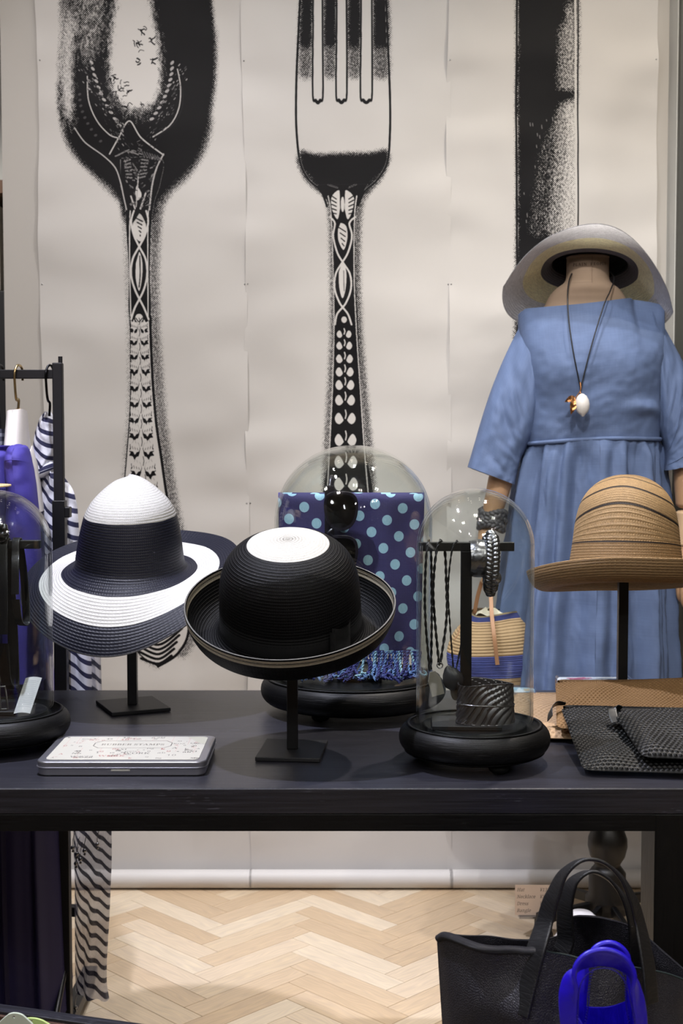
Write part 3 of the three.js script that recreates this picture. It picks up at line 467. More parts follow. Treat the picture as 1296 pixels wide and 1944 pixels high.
// --- tan cloche with dark stripes
{
  const hz = -2.17, hc = at(1187, 1098, hz);
  hatStand('black hat stand carrying the tan striped hat', [hc.x - 0.004, TT, hz], 0.1, [0.09, 0.1], hc.y - TT + 0.1, 0.06);
  const P = [[0.0001, 0.171], [0.02, 0.169], [0.04, 0.162], [0.058, 0.149], [0.071, 0.132], [0.079, 0.112], [0.084, 0.088], [0.087, 0.062], [0.0905, 0.036], [0.094, 0.018], [0.102, 0.004], [0.116, -0.008], [0.132, -0.0125], [0.147, -0.006], [0.157, 0.008], [0.1615, 0.022]];
  const S = profileLength(P), b = 0.0046;
  const hat = thing('hat', 'tan straw hat with thin dark spiral stripes and rolled brim', 'hat', [hc.x, hc.y, hz]); hat.rotation.x = -0.13; hat.rotation.z = -0.03;
  const warp = (th, s, S) => { const k = s / S, w = smooth(0.02, 0.16, k) * (1 - smooth(0.45, 0.555, k)); return s - w * 0.028 * Math.cos(th + 0.35) - w * 0.004 * Math.cos(3 * th + 1); };
  const deform = ({ r, h, th, s, S }) => { const k = smooth(0.56, 1, s / S); return { r: r * (1 + 0.012 * Math.cos(2 * (th + 0.4)) * (1 - k)), h: h + k * (0.006 * Math.cos(th) - 0.014 * Math.pow(clamp(-Math.sin(th + 0.2)), 2) + 0.010 * Math.sin(th) * clamp(Math.sin(th))) }; };
  const tan = '#9b7f5a', dark = '#2a211c', zones = []; let last = 0;
  for (const [c, e] of [[0.165, 0.003], [0.232, 0.0058], [0.327, 0.0068], [0.437, 0.0066]]) zones.push([c - e, tan], [c + e, dark]);
  zones.push([0.541, tan], [0.5465, dark], [1, '#8f7350']);
  const mat = strawMaterial(zones, S, b, 130, { fleck: 0.24, rough: 0.6, bump: 0.0014 });
  const o = { braid: b, rib: 0.0007, deform, warp, seg: 160 }, cut = 0.585;
  part('crown', hatShell(P, 0, cut, o), mat, hat, 'tall tan crown with dark stripes');
  part('brim', hatShell(P, cut - 0.003, 1, o), mat, hat, 'rolled tan brim');
}

// --- the rubber stamp tin
{
  const f = atY(66, 1474, TT), fr = atY(390, 1474, TT), zb = at(408, 1400, -1.91).z, w = fr.x - f.x, h = 0.0195, d = 0.158, cx = (f.x + fr.x) / 2, cz = f.z - d / 2 - 0.002;
  const t = thing('tin', 'flat silver tin with a printed cream label lying on the table', 'tin', [cx, TT, cz]);
  const tinMetal = std({ color: 0xa9a9b2, roughness: 0.34, metalness: 0.9 });
  const slab = (w, d, r, h, y, bev) => { const s = new THREE.Shape(), x = w / 2, z = d / 2; s.moveTo(-x + r, -z); s.lineTo(x - r, -z); s.absarc(x - r, -z + r, r, -Math.PI / 2, 0); s.lineTo(x, z - r); s.absarc(x - r, z - r, r, 0, Math.PI / 2); s.lineTo(-x + r, z); s.absarc(-x + r, z - r, r, Math.PI / 2, Math.PI); s.lineTo(-x, -z + r); s.absarc(-x + r, -z + r, r, Math.PI, Math.PI * 1.5); const g = new THREE.ExtrudeGeometry(s, { depth: h - 2 * bev, bevelThickness: bev, bevelSize: bev, bevelOffset: -bev, bevelSegments: 3, curveSegments: 8 }); g.rotateX(-Math.PI / 2); g.translate(0, y + bev, 0); return g; };
  part('tin_body', slab(w - 0.003, d - 0.003, 0.014, 0.0115, 0, 0.0015), tinMetal, t);
  const lid = part('lid', join([slab(w, d, 0.0155, 0.0085, h - 0.0085, 0.0022), slab(w + 0.0022, d + 0.0022, 0.0165, 0.0014, h - 0.0092, 0.0005)]), tinMetal, t);
  part('catch', box(0.026, 0.0026, 0.002, 0, 0.0075, d / 2 - 0.0006, 0.0007), std({ color: 0xd8d6cf, roughness: 0.35, metalness: 0.6 }), t);
  const label = canvasTexture(1024, 640, (g, W, H) => {
    g.fillStyle = '#d8d5c9'; g.fillRect(0, 0, W, H); reseed(77);
    g.strokeStyle = '#d9a9a4'; g.lineWidth = 2.2; for (let i = 0; i < 16; i++) { const x = 40 + i * 66 + rnd() * 20, y = i % 2 ? 0 : 60 + rnd() * 300; g.beginPath(); g.moveTo(x, y); g.lineTo(x, y + 140 + rnd() * 160); g.stroke(); if (i % 3 === 0) { g.beginPath(); g.moveTo(x, y + 120); g.lineTo(x + 150, y + 120); g.stroke(); } }
    const bits = ['A', 'ROZ', '12', 'No', '&', 'Qu', '7', 'WORK', 'M', '69', 'H', 'S', '8', 'fig', '*', '3', 'Mr', '!', 'G', '0', 'ab', 'k', '45', 'W873', '62M', '10', 'XI', 'T'];
    for (let i = 0; i < 120; i++) { const x = 15 + rnd() * 980, y = 40 + rnd() * 585; if (x > 290 && x < 790 && y > 120 && y < 340) continue; g.fillStyle = rnd() < 0.33 ? '#b06a66' : '#4a4644'; g.globalAlpha = 0.55 + rnd() * 0.4; g.font = `${rnd() < 0.5 ? 'bold ' : ''}${26 + Math.floor(rnd() * 34)}px ${rnd() < 0.7 ? 'serif' : 'monospace'}`; g.fillText(bits[Math.floor(rnd() * bits.length)], x, y); }
    g.globalAlpha = 1; g.fillStyle = '#d8d5c9'; g.strokeStyle = '#77736c'; g.lineWidth = 7; g.beginPath(); const [a, b2, c, e] = [250, 125, 790, 330]; g.moveTo(a + 45, b2); g.lineTo(c - 45, b2); g.lineTo(c, b2 + 60); g.lineTo(c, e - 60); g.lineTo(c - 45, e); g.lineTo(a + 45, e); g.lineTo(a, e - 60); g.lineTo(a, b2 + 60); g.closePath(); g.fill(); g.stroke();
    g.fillStyle = '#8b877d'; g.font = 'bold 74px serif'; g.textAlign = 'center'; g.save(); g.translate((a + c) / 2, 254); g.scale(0.7, 0.92); g.fillText('RUBBER STAMPS', 0, 0); g.restore();
    g.fillStyle = '#cdcbb9'; g.beginPath(); g.moveTo(W, 0); g.lineTo(W - 150, 0); g.lineTo(W - 40, 200); g.lineTo(W, 210); g.fill();
  });
  const lg = slab(w - 0.022, d - 0.022, 0.009, 0.0006, h - 0.00005, 0.0001), p = lg.attributes.position, uv = lg.attributes.uv; for (let i = 0; i < p.count; i++) uv.setXY(i, p.getX(i) / (w - 0.022) + 0.5, 0.5 - p.getZ(i) / (d - 0.022));
  part('printed_label', lg, std({ map: label, color: 0xe4e4e4, roughness: 0.4 }), lid);
}
// ---------------------------------------------------------------- glass domes on turned black bases
function glassDome(label, center, baseR, baseH, glassR, glassTop, o = {}) {
  const d = thing('glass_dome', label, 'glass dome', [center.x, TT, center.z]);
  const f = 0.016, y0 = f - 0.003, y1 = y0 + baseH; // ball feet, then the turned base
  const R = baseR, pts = [[0, y0], [R * 0.86, y0], [R * 0.93, y0 + baseH * 0.08]];
  for (let i = 0; i <= 12; i++) { const a = -Math.PI / 2 * 0.8 + i / 12 * Math.PI * 0.85; pts.push([R - baseH * 0.42 + Math.cos(a) * baseH * 0.42, y0 + baseH * 0.5 + Math.sin(a) * baseH * 0.46]); }
  const g = glassR; pts.push([g + 0.014, y1 - 0.002], [g + 0.009, y1 - 0.004], [g + 0.007, y1 - 0.011], [g - 0.008, y1 - 0.011], [g - 0.009, y1 - 0.004], [g - 0.012, y1 - 0.003], [g - 0.016, y1 - 0.004], [0, y1 - 0.004]);
  part('base', lathe(pts, 96), M.baseWood, d);
  for (let k = 0; k < 3; k++) { const a = k / 3 * 2 * Math.PI + (o.feet ?? 0.2); part('foot', new THREE.SphereGeometry(0.0145, 20, 14).scale(1, 0.56, 1).translate(Math.sin(a) * R * 0.72, 0.0082, Math.cos(a) * R * 0.72), M.baseWood, d); }
  const top = glassTop - TT, y = y1 - 0.010, q = [], hh = o.cap ?? g; q.push([g + 0.0012, y], [g + 0.0016, y + 0.003], [g, y + 0.006]);
  for (let i = 0; i <= 6; i++) q.push([g, lerp(y + 0.01, top - hh, i / 6)]);
  for (let i = 1; i <= 30; i++) { const a = i / 30 * Math.PI / 2; q.push([Math.max(0.0001, Math.pow(Math.cos(a), 0.96) * g), top - hh + Math.sin(a) * hh]); }
  const inner = q.slice(1).map(([a, b], i, all) => [Math.max(0.0001, a - 0.0026 * Math.min(1, a / (g * 0.5))), b - 0.0026 * clamp((b - (top - hh)) / hh)]);
  const glass = part('glass', join([lathe(q, 160), lathe(inner, 160)]), M.glass, d); glass.castShadow = false;
  return { d, floorY: TT + y1 - 0.004, y1 };
}
function teeStand(label, x, y, z, height, halfL, halfR, plate, turn) {
  const s = thing('jewellery_stand', label, 'jewellery stand', [x, y, z]);
  const pl = part('base_plate', box(plate[0], 0.006, plate[1], plate[2] ?? 0, 0.003, plate[3] ?? 0.0, 0.001), M.standPlate, s); pl.rotation.y = turn;
  part('post', box(0.0152, height - 0.006, 0.0125, 0, 0.006 + (height - 0.006) / 2, 0, 0.001), M.blackMetal, s);
  part('crossbar', box(halfL + halfR, 0.0125, 0.0125, (halfR - halfL) / 2, height + 0.00625, 0, 0.001), M.blackMetal, s);
  return s;
}
const cordMat = std({ color: 0x121214, roughness: 0.55, bumpMap: rep(braidTile, 90, 2), bumpScale: 0.0008 });
// two strands twisted into a cord
function cord(pts, r, twist = 260, strands = 2) {
  const c = new THREE.CatmullRomCurve3(pts.map((p) => p.isVector3 ? p : V3(...p)), false, 'centripetal'), L = c.getLength(), n = Math.max(24, Math.round(L * 900));
  return join(Array.from({ length: strands }, (_, k) => { const q = []; for (let i = 0; i <= n; i++) { const t = c.getTangentAt(i / n), s = Math.abs(t.y) > 0.9 ? V3(1, 0, 0) : V3(0, 1, 0), a = t.clone().cross(s).normalize(), b = t.clone().cross(a), ph = i / n * L * twist + k / strands * 2 * Math.PI; q.push(c.getPointAt(i / n).addScaledVector(a, Math.cos(ph) * r * 0.55).addScaledVector(b, Math.sin(ph) * r * 0.55)); } return new THREE.TubeGeometry(new THREE.CatmullRomCurve3(q), n, r * 0.62, 5); }));
}
// a bracelet plaited from n silver strands, as a closed or open curve
function plait(pts, width, strandR, turns, closed = false, flat = 0.5) {
  const c = new THREE.CatmullRomCurve3(pts.map((p) => p.isVector3 ? p : V3(...p)), closed, 'centripetal'), n = turns * 14;
  const side = (t) => { const s = Math.abs(t.z) > 0.9 ? V3(1, 0, 0) : V3(0, 0, 1); return t.clone().cross(s).normalize(); };
  return join([0, 1, 2].map((k) => { const q = []; for (let i = 0; i <= n - (closed ? 1 : 0); i++) { const u = i / n, t = c.getTangentAt(u), a = side(t), b = t.clone().cross(a), ph = u * turns * 2 * Math.PI + k * 2 * Math.PI / 3; q.push(c.getPointAt(u).addScaledVector(a, Math.sin(ph) * width * 0.33).addScaledVector(b, Math.sin(2 * ph) * width * 0.33 * flat)); } return new THREE.TubeGeometry(new THREE.CatmullRomCurve3(q, closed), n * 2, strandR, 7, closed); }));
}

// --- the slim dome of jewellery (near the table's middle)
{
  const c = atY(900, 1398, 0.735); const top = at(893, 927, c.z).y;
  const D = glassDome('slim glass dome over necklaces and silver cuffs on a black stand', V3(c.x, 0, c.z), 0.1065, 0.043, 0.0822, top, { feet: 0.35 });
  const fy = D.floorY, z = c.z, post = at(885, 1150, z).x, barY = at(885, 1047, z).y, bl = at(794, 1038, z).x, br = at(976, 1038, z).x;
  teeStand('black tee-shaped stand hung with necklaces in the slim glass dome', post, fy + 0.0004, z - 0.005, barY - fy, post - bl, br - post, [0.096, 0.07, 0.0, 0.014], -0.05);
  const zb = z - 0.005, loop = (name, label, cat, x, w, drop, dz, pendant, r = 0.0019, o = {}) => {
    const n = thing(name, label, cat, [x, barY + 0.0125, zb], 0, undefined), t = 0.0125 / 2 + r + 0.0006, low = -(barY + 0.0125 - drop);
    const front = [[-w, 0.0 - 0.06, t + dz * 0.4], [-w * 0.4, -0.004, t], [0, r * 1.1, t * 0.55], [w * 0.1, r * 1.1, -t * 0.55], [w * 0.6, -0.006, -t], [w, -0.06, -t - dz * 0.3]];
    const a = [[o.px ?? 0, low, o.pz ?? 0.006], [-w * 0.75, low * 0.62, (o.pz ?? 0) * 0.6 + t * 0.8], ...front, [w * 1.0, low * 0.62, -t * 0.6], [(o.px ?? 0) + 0.002, low + 0.001, o.pz ?? 0.002]];
    part('cord', cord(a, r), cordMat, n); pendant?.(n, low); return n;
  };
  const tagShape = (w, h, t) => { const s = new THREE.Shape(); s.moveTo(-w * 0.2, 0); s.lineTo(w * 0.2, 0); s.lineTo(w / 2, -h * 0.35); s.lineTo(w / 2, -h); s.lineTo(-w / 2, -h); s.lineTo(-w / 2, -h * 0.35); s.lineTo(-w * 0.2, 0); return new THREE.ExtrudeGeometry(s, { depth: t, bevelThickness: 0.0003, bevelSize: 0.0003, bevelSegments: 1 }); };
  const X = (px, py) => at(px, py, zb).x, Y = (px, py) => at(px, py, zb).y;
  // the three necklaces
  loop('necklace', 'braided black cord necklace nearest the glass, with a pale triangular tag', 'necklace', X(813, 1030), 0.0055, Y(815, 1272), 0.012, (n, low) => { const tag = part('pendant', tagShape(0.018, 0.034, 0.002), std({ color: 0x9a968c, roughness: 0.35, metalness: 0.3 }), n, 'pale triangular tag'); tag.position.set(0.005, low, 0.012); tag.rotation.set(-0.1, 0.2, 0.25); }, 0.0018, { px: 0.002 });
  loop('necklace', 'braided black cord necklace with a dark polished stone drop', 'necklace', X(835, 1030), 0.010, Y(832, 1262), 0.006, (n, low) => {
    const stone = part('pendant', place(lathe([[0.0005, 0], [0.005, -0.003], [0.011, -0.012], [0.015, -0.024], [0.0145, -0.034], [0.010, -0.042], [0.004, -0.0455], [0.0003, -0.046]], 40).scale(1, 0.8, 0.6), 0.010, low, 0.008, 0, 0, 0.42), std({ color: 0x2c2c30, roughness: 0.3 }), n, 'dark stone drop');
    part('ring', new THREE.TorusGeometry(0.004, 0.0008, 8, 24).translate(0.0, low, 0.006), M.steel, stone); }, 0.0019, { px: -0.001 });
  loop('necklace', 'thin black cord necklace beside the post, with an oval silver tag', 'necklace', X(866, 1030), 0.012, Y(862, 1282), 0.004, (n, low) => { const t = part('pendant', new THREE.CylinderGeometry(0.0085, 0.0085, 0.0016, 32).rotateX(Math.PI / 2).scale(0.8, 1.75, 1).translate(-0.001, low - 0.020, 0.004), std({ color: 0x8b8880, roughness: 0.3, metalness: 0.8 }), n, 'oval silver tag'); part('ring', new THREE.TorusGeometry(0.0045, 0.0008, 8, 24).translate(-0.001, low - 0.003, 0.004), M.steel, t); }, 0.0013, { px: -0.003 });
  // silver bangles on the other arm of the stand
  const cuffMap = rep(dataTexture(256, 256, (u, v) => { const a = (u * 3 + v * 1.4 + 0.05 * Math.sin(v * 6.28)) % 1; return 0.5 + 0.5 * Math.pow(Math.abs(Math.sin(a * Math.PI * 2)), 0.5); }), 2, 1);
  const hammered = std({ color: 0x8f8f93, roughness: 0.24, metalness: 1, bumpMap: rep(grainBump, 4, 0.5), bumpScale: 0.0006 });
  {
    const p = at(907, 1071, zb), r = 0.026, b = thing('bangle', 'wide plain silver bangle hanging beside the post in the slim dome', 'bangle', [p.x, barY + 0.0135 + 0.0015 - r * 1.0 + 0.001, zb]);
    part('band', surface((u, v) => { const a = u * 2 * Math.PI, w = 0.012, s = v * 4; const off = s < 1 ? [lerp(-w, w, s), 0.0010] : s < 2 ? [w, lerp(0.001, -0.001, s - 1)] : s < 3 ? [lerp(w, -w, s - 2), -0.001] : [-w, lerp(-0.001, 0.001, s - 3)]; const R = r + off[1] - 0.0022 * Math.pow(off[0] / w, 2); return V3(off[0], Math.cos(a) * R, Math.sin(a) * R * 1.05); }, 72, 24, 1, 0.3, true), hammered, b);
  }
  {
    const p = at(931, 1072, zb), r = 0.037, b = thing('bracelet', 'plaited silver bracelet hanging at the end of the crossbar', 'bracelet', [p.x, barY + 0.0135 - r + 0.006, zb]);
    const pts = []; for (let i = 0; i < 24; i++) { const a = i / 24 * 2 * Math.PI; pts.push([Math.sin(a * 2) * 0.001, Math.cos(a) * r, Math.sin(a) * r * 0.62]); }
    part('plait', plait(pts, 0.0185, 0.0046, 11, true, 0.55), std({ color: 0x8a8a8e, roughness: 0.26, metalness: 1 }), b);
    part('clasp', new THREE.SphereGeometry(0.0068, 20, 14).scale(1, 1.3, 0.7).translate(0.006, -0.018, r * 0.6), M.brightSilver, b);
  }
  // the broad leaf-grooved cuff standing on the base
  {
    const p = atY(921, 1378, fy + 0.007), zc = p.z - 0.026, cx = at(921, 1330, zc).x, rx = 0.0408, rz = 0.027, H = 0.0555, b = thing('bangle', 'broad dark cuff bangle with slanting leaf grooves standing on the dome base', 'bangle', [cx, fy + 0.0072, zc]);
    const grooved = (u, y) => { const f = u * 17 - y * 62 - 500 * y * y + 0.5 * Math.sin(y * 50 + u * 12), s = f - Math.floor(f), fine = f * 4 - Math.floor(f * 4); return -0.0034 * Math.pow(1 - s, 1.5) - 0.0005 * Math.abs(fine - 0.5); };
    part('band', surface((u, v) => { const a = u * 2 * Math.PI, s = v * 4, t = 0.0011; let y, o; if (s < 1.7) { y = s / 1.7 * H; o = t + grooved(u, y); } else if (s < 2) { y = H; o = lerp(t, -t, (s - 1.7) / 0.3); } else if (s < 3.7) { y = (1 - (s - 2) / 1.7) * H; o = -t; } else { y = 0; o = lerp(-t, t, (s - 3.7) / 0.3); } const wav = 0.0025 * Math.sin(a * 2 + 0.7) * (y > H / 2 ? 1 : 0.0); return V3(Math.sin(a) * (rx + o - 0.0025 * (y / H)) , y + wav * (y / H), Math.cos(a) * (rz + o)); }, 220, 60, 1, 1, true), std({ color: 0x8b8a8e, roughness: 0.34, metalness: 1 }), b);
    const wire = []; for (let i = 0; i < 40; i++) { const a = i / 40 * 2 * Math.PI; wire.push([Math.sin(a) * (rx - 0.0004), 0.0255 + 0.002 * Math.sin(a + 2), Math.cos(a) * (rz + 0.0009)]); }
    part('wire', tube(wire, 0.0008, 120, 6, true), M.brightSilver, b);
  }
}
// --- the large dome with the spotted scarf
const bigDome = atY(668, 1300, 0.742);
{
  const c = bigDome, top = at(668, 845, c.z).y;
  const D = glassDome('large glass dome over a navy spotted scarf and sunglasses', V3(c.x + 0.002, 0, c.z), 0.155, 0.046, 0.1315, top, { feet: -0.5, cap: 0.128 });
  const z = c.z, x0 = at(528, 1000, z).x, x1 = at(805, 1000, z).x, yt = at(668, 935, z).y, yb = at(668, 1236, z).y, w = x1 - x0, cx = (x0 + x1) / 2;
  const st = thing('scarf_stand', 'black stand holding the spotted scarf inside the large dome', 'stand', [cx, D.floorY + 0.0004, z]);
  part('base_plate', box(0.1, 0.006, 0.1, 0, 0.003, 0, 0.001), M.standPlate, st); part('post', box(0.014, yt - D.floorY - 0.03, 0.014, 0, (yt - D.floorY - 0.03) / 2 + 0.004, 0, 0.001), M.blackMetal, st); part('crossbar', box(w - 0.03, 0.012, 0.012, 0, yt - D.floorY - 0.024, 0, 0.001), M.blackMetal, st);
  const dots = canvasTexture(1024, 1100, (g, W, H) => {
    g.fillStyle = '#2c2757'; g.fillRect(0, 0, W, H); reseed(9);
    for (let i = 0; i < 5000; i++) { g.fillStyle = `rgba(${rnd() < 0.5 ? '20,18,52' : '62,58,120'},${0.05 + rnd() * 0.1})`; if (rnd() < 0.5) g.fillRect(rnd() * W, rnd() * H, 2, 20 + rnd() * 60); else g.fillRect(rnd() * W, rnd() * H, 20 + rnd() * 60, 2); }
    const s = W / 277, P = (px, py) => [(px - 528) * s, (py - 935) * s];
    for (let i = -14; i < 14; i++) for (let j = -14; j < 22; j++) { const [x, y] = P(711.5 + i * 52.4 + j * 23.0, 956 + i * 8.2 + j * 30.6); if (x < -60 || x > W + 60 || y < -60 || y > H + 60) continue; g.fillStyle = '#8fb4c4'; g.beginPath(); g.ellipse(x, y, 9.4 * s, 9.9 * s, 0, 0, 7); g.fill(); for (let q = 0; q < 14; q++) { g.fillStyle = `rgba(${rnd() < 0.5 ? '200,222,230' : '110,150,175'},0.25)`; const a = rnd() * 6.3, r = Math.sqrt(rnd()) * 8 * s; g.fillRect(x + Math.cos(a) * r, y + Math.sin(a) * r, 3, 10 + rnd() * 8); } }
  });
  dots.wrapS = dots.wrapT = THREE.RepeatWrapping;
  const scarf = thing('scarf', 'navy scarf with pale blue spots and twisted fringe inside the large dome', 'scarf', [cx, yb, z]);
  const hgt = yt - yb, rr = 0.012, sheet = (u, v) => { // front panel, over the bar, then the back panel
    const L = hgt - rr, arc = Math.PI * rr, tot = 2 * L + arc, s = v * tot, e = Math.pow(Math.abs(u - 0.5) * 2, 6), ripple = 0.003 * noise(u * 3.2, s * 5) + 0.0025 * Math.sin(u * 19 + s * 3) * clamp(1 - s / L * 0.8);
    let y, zz; if (s < L) { y = s; zz = rr; } else if (s < L + arc) { const a = (s - L) / rr; y = L + Math.sin(a) * rr; zz = Math.cos(a) * rr; } else { y = L - (s - L - arc); zz = -rr; }
    zz += (s < L ? 1 : -1) * (0.006 * (1 - y / hgt)) + ripple; return V3((u - 0.5) * w * (1 - 0.05 * (1 - y / hgt) * (s < L ? 1 : 1.05)) + 0.012 * (1 - y / hgt) * 0, y, zz - e * 0.006); };
  const gs = cloth(sheet, 60, 90, 1, 1, false, 0.001), uv = gs.attributes.uv, tot = 2 * (hgt - rr) + Math.PI * rr; for (let i = 0; i < uv.count; i++) uv.setY(i, 1 - (hgt - uv.getY(i) * tot) / (w * 1100 / 1024));
  const scarfMat = std({ map: dots, roughness: 0.8, bumpMap: rep(linenBump, 2, 2), bumpScale: 0.0004 });
  part('cloth', gs, scarfMat, scarf);
  reseed(31); const strands = [[], [], []];
  for (let i = 0; i < 84; i++) { const x = (i / 83 - 0.5) * (w * 0.95), fl = -(yb - D.floorY) + 0.004, f = 0.018 + rnd() * 0.004, dx = (rnd() - 0.5) * 0.045, out = 0.008 + rnd() * 0.06, zlim = Math.sqrt(Math.max(0.0004, 0.118 ** 2 - (x + dx * 1.6) ** 2));
    const q = [[x, 0.003, f - 0.001], [x + dx * 0.2, -0.012, f + 0.002], [x + dx * 0.55, fl * 0.66, f + 0.004 + out * 0.2], [x + dx, fl + 0.004, f + out * 0.55], [x + dx * 1.3, fl + 0.003 + rnd() * 0.014, Math.min(zlim, f + out)], [x + dx * 1.5 + (rnd() - 0.5) * 0.03, fl + 0.002 + rnd() * 0.01, Math.min(zlim, f + out + 0.01)]];
    strands[i % 3 === 0 ? 1 : i % 7 === 0 ? 2 : 0].push(cord(q, 0.0021, 520)); }
  ['#2a2f6e', '#5b78a8', '#8fb4c4'].forEach((c, k) => { const fr = part('fringe', strands[k], std({ color: c, roughness: 0.7 }), scarf, ['navy twisted fringe', 'blue twisted fringe', 'pale blue twisted fringe'][k]); fr.userData.kind = 'stuff'; });
  // sunglasses hooked over the scarf by one temple
  {
    const p = at(647, 970, z + 0.03), sg = thing('sunglasses', 'dark sunglasses hooked over the spotted scarf', 'sunglasses', [p.x, p.y, z + 0.03]);
    const frame = std({ color: 0x1a1720, roughness: 0.25 }), lensMat = phys({ color: 0x0a0808, roughness: 0.04, clearcoat: 1 });
    const lensShape = (k) => { const s = new THREE.Shape(), w = 0.0252 * k, h = 0.0292 * k; s.moveTo(-w, 0.3 * h); s.bezierCurveTo(-w, h * 0.95, -w * 0.6, h, 0, h); s.bezierCurveTo(w * 0.75, h, w, h * 0.8, w, 0.25 * h); s.bezierCurveTo(w, -h * 0.6, w * 0.55, -h, 0, -h); s.bezierCurveTo(-w * 0.6, -h, -w, -h * 0.5, -w, 0.3 * h); return s; };
    for (const dy of [0, -0.072]) { const s = lensShape(1.09); s.holes.push(lensShape(0.95)); const rim = part('rim', new THREE.ExtrudeGeometry(s, { depth: 0.004, bevelThickness: 0.001, bevelSize: 0.0008, bevelSegments: 2, curveSegments: 24 }).translate(0, dy, 0), frame, sg); part('lens', new THREE.ExtrudeGeometry(lensShape(0.97), { depth: 0.0016, bevelEnabled: false, curveSegments: 24 }).translate(0, dy, 0.0012), lensMat, rim); }
    part('bridge', tube([[-0.014, -0.030, 0.003], [-0.02, -0.036, 0.005], [-0.014, -0.043, 0.003]], 0.0028, 20, 8), frame, sg);
    part('temple', box(0.016, 0.085, 0.004, -0.019, -0.001, -0.006, 0.0016), frame, sg); part('temple', tube([[-0.018, 0.04, -0.006], [-0.016, 0.054, -0.018], [-0.015, 0.05, -0.046], [-0.015, 0.0, -0.056]], 0.0034, 30, 8), frame, sg);
  }
}
// --- the dome cut by the frame, with leather straps
{
  const c = atY(-5, 1372, 0.735), top = at(-3, 930, c.z).y;
  const D = glassDome('slim glass dome over black leather straps, cut by the photo edge', V3(c.x, 0, c.z), 0.1065, 0.043, 0.0822, top, { feet: 0.1 });
  const fy = D.floorY, z = c.z, barY = at(0, 1043, z).y, xp = at(-16, 1150, z).x, xr = at(74, 1035, z).x;
  teeStand('black tee-shaped stand hung with leather straps inside a glass dome', xp, fy + 0.0004, z - 0.01, barY - fy, 0.055, xr - xp, [0.08, 0.07, 0, 0.01], 0);
  const leather = std({ color: 0x0c0b0e, roughness: 0.35, bumpMap: rep(leatherBump, 30, 8), bumpScale: 0.00006 });
  const zb = z - 0.01, strapLoop = (px, wpx, dropPx, label, w) => {
    const x = at(px, 1035, zb).x, s = thing('leather_strap', label, 'strap', [x, barY + 0.0125, zb]), low = at(px, dropPx, zb).y - barY - 0.0125, t = 0.0103;
    part('strap', band([[0.004, low * 0.6, 0.034], [0.003, low * 0.25, 0.026], [0.001, -0.02, t + 0.006], [0, -0.003, t], [0, 0.0023, t * 0.5], [0, 0.0023, -t * 0.5], [0, -0.003, -t], [0.004, low * 0.3, -t - 0.004], [0.010, low * 0.75, -t * 0.5], [0.012, low * 0.97, 0.006], [0.008, low * 0.93, 0.026], [0.005, low * 0.66, 0.034]], w, 0.0024, V3(1, 0, 0.25), 110), leather, s); return [s, low];
  };
  strapLoop(33, 20, 1188, 'short looped black leather strap near the end of the crossbar', 0.012);
  const [buckled, low] = strapLoop(8, 18, 1312, 'long black leather strap with a metal buckle reaching the dome base', 0.017);
  const bk = part('buckle', join([box(0.022, 0.002, 0.003, 0, 0, 0, 0.0006), box(0.022, 0.002, 0.003, 0, -0.034, 0, 0.0006), box(0.002, 0.034, 0.003, -0.01, -0.017, 0, 0.0006), box(0.002, 0.034, 0.003, 0.01, -0.017, 0, 0.0006), box(0.002, 0.034, 0.002, 0, -0.017, 0.001, 0.0006)]), M.steel, buckled); bk.position.set(-0.002, low * 0.94, 0.038); bk.rotation.set(0.12, 0, 0.08);
  const flower = thing('beaded_ornament', 'cluster of shiny black beads on top of the crossbar in the strap dome', 'ornament', [at(4, 1008, zb).x, barY + 0.0125 + 0.012, zb + 0.012]); reseed(3);
  for (let i = 0; i < 26; i++) { const a = rnd() * 6.283, b = Math.acos(2 * rnd() - 1), r = 0.010; part('bead', new THREE.SphereGeometry(0.0042 + rnd() * 0.0016, 12, 9).translate(Math.sin(b) * Math.cos(a) * r, Math.cos(b) * r * 1.1, Math.sin(b) * Math.sin(a) * r * 0.8), phys({ color: 0x0c0c0e, roughness: 0.18, clearcoat: 0.6 }), flower); }
  // the tag in its clear film
  const tp = atY(44, 1358, fy), tag = thing('tag', 'paper tag in clear film lying in the strap dome', 'tag', [tp.x, fy + 0.002, tp.z]);
  const paper = canvasTexture(256, 512, (g, W, H) => { g.fillStyle = '#c9c6c4'; g.fillRect(0, 0, W, H); g.strokeStyle = '#8e8b92'; g.lineWidth = 3; for (let i = 0; i < 15; i++) { g.beginPath(); for (let x = 30; x < 226; x += 6) g.lineTo(x, 60 + i * 26 + 3 * Math.sin(x * 0.4 + i)); g.stroke(); } });
  const tg = part('paper_tag', surface((u, v) => V3((u - 0.5) * 0.024 + 0.010 * v, 0.002 + v * 0.046 + 0.002 * Math.sin(u * 3), 0.008 - v * 0.034), 6, 8), std({ map: paper, roughness: 0.6, side: THREE.DoubleSide }), tag);
  part('clear_film', surface((u, v) => V3((u - 0.5) * 0.034 + 0.010 * v, 0.0005 + v * 0.054 + 0.0028 * noise(u * 4, v * 5), 0.011 - v * 0.036), 14, 18), M.film, tag);
}
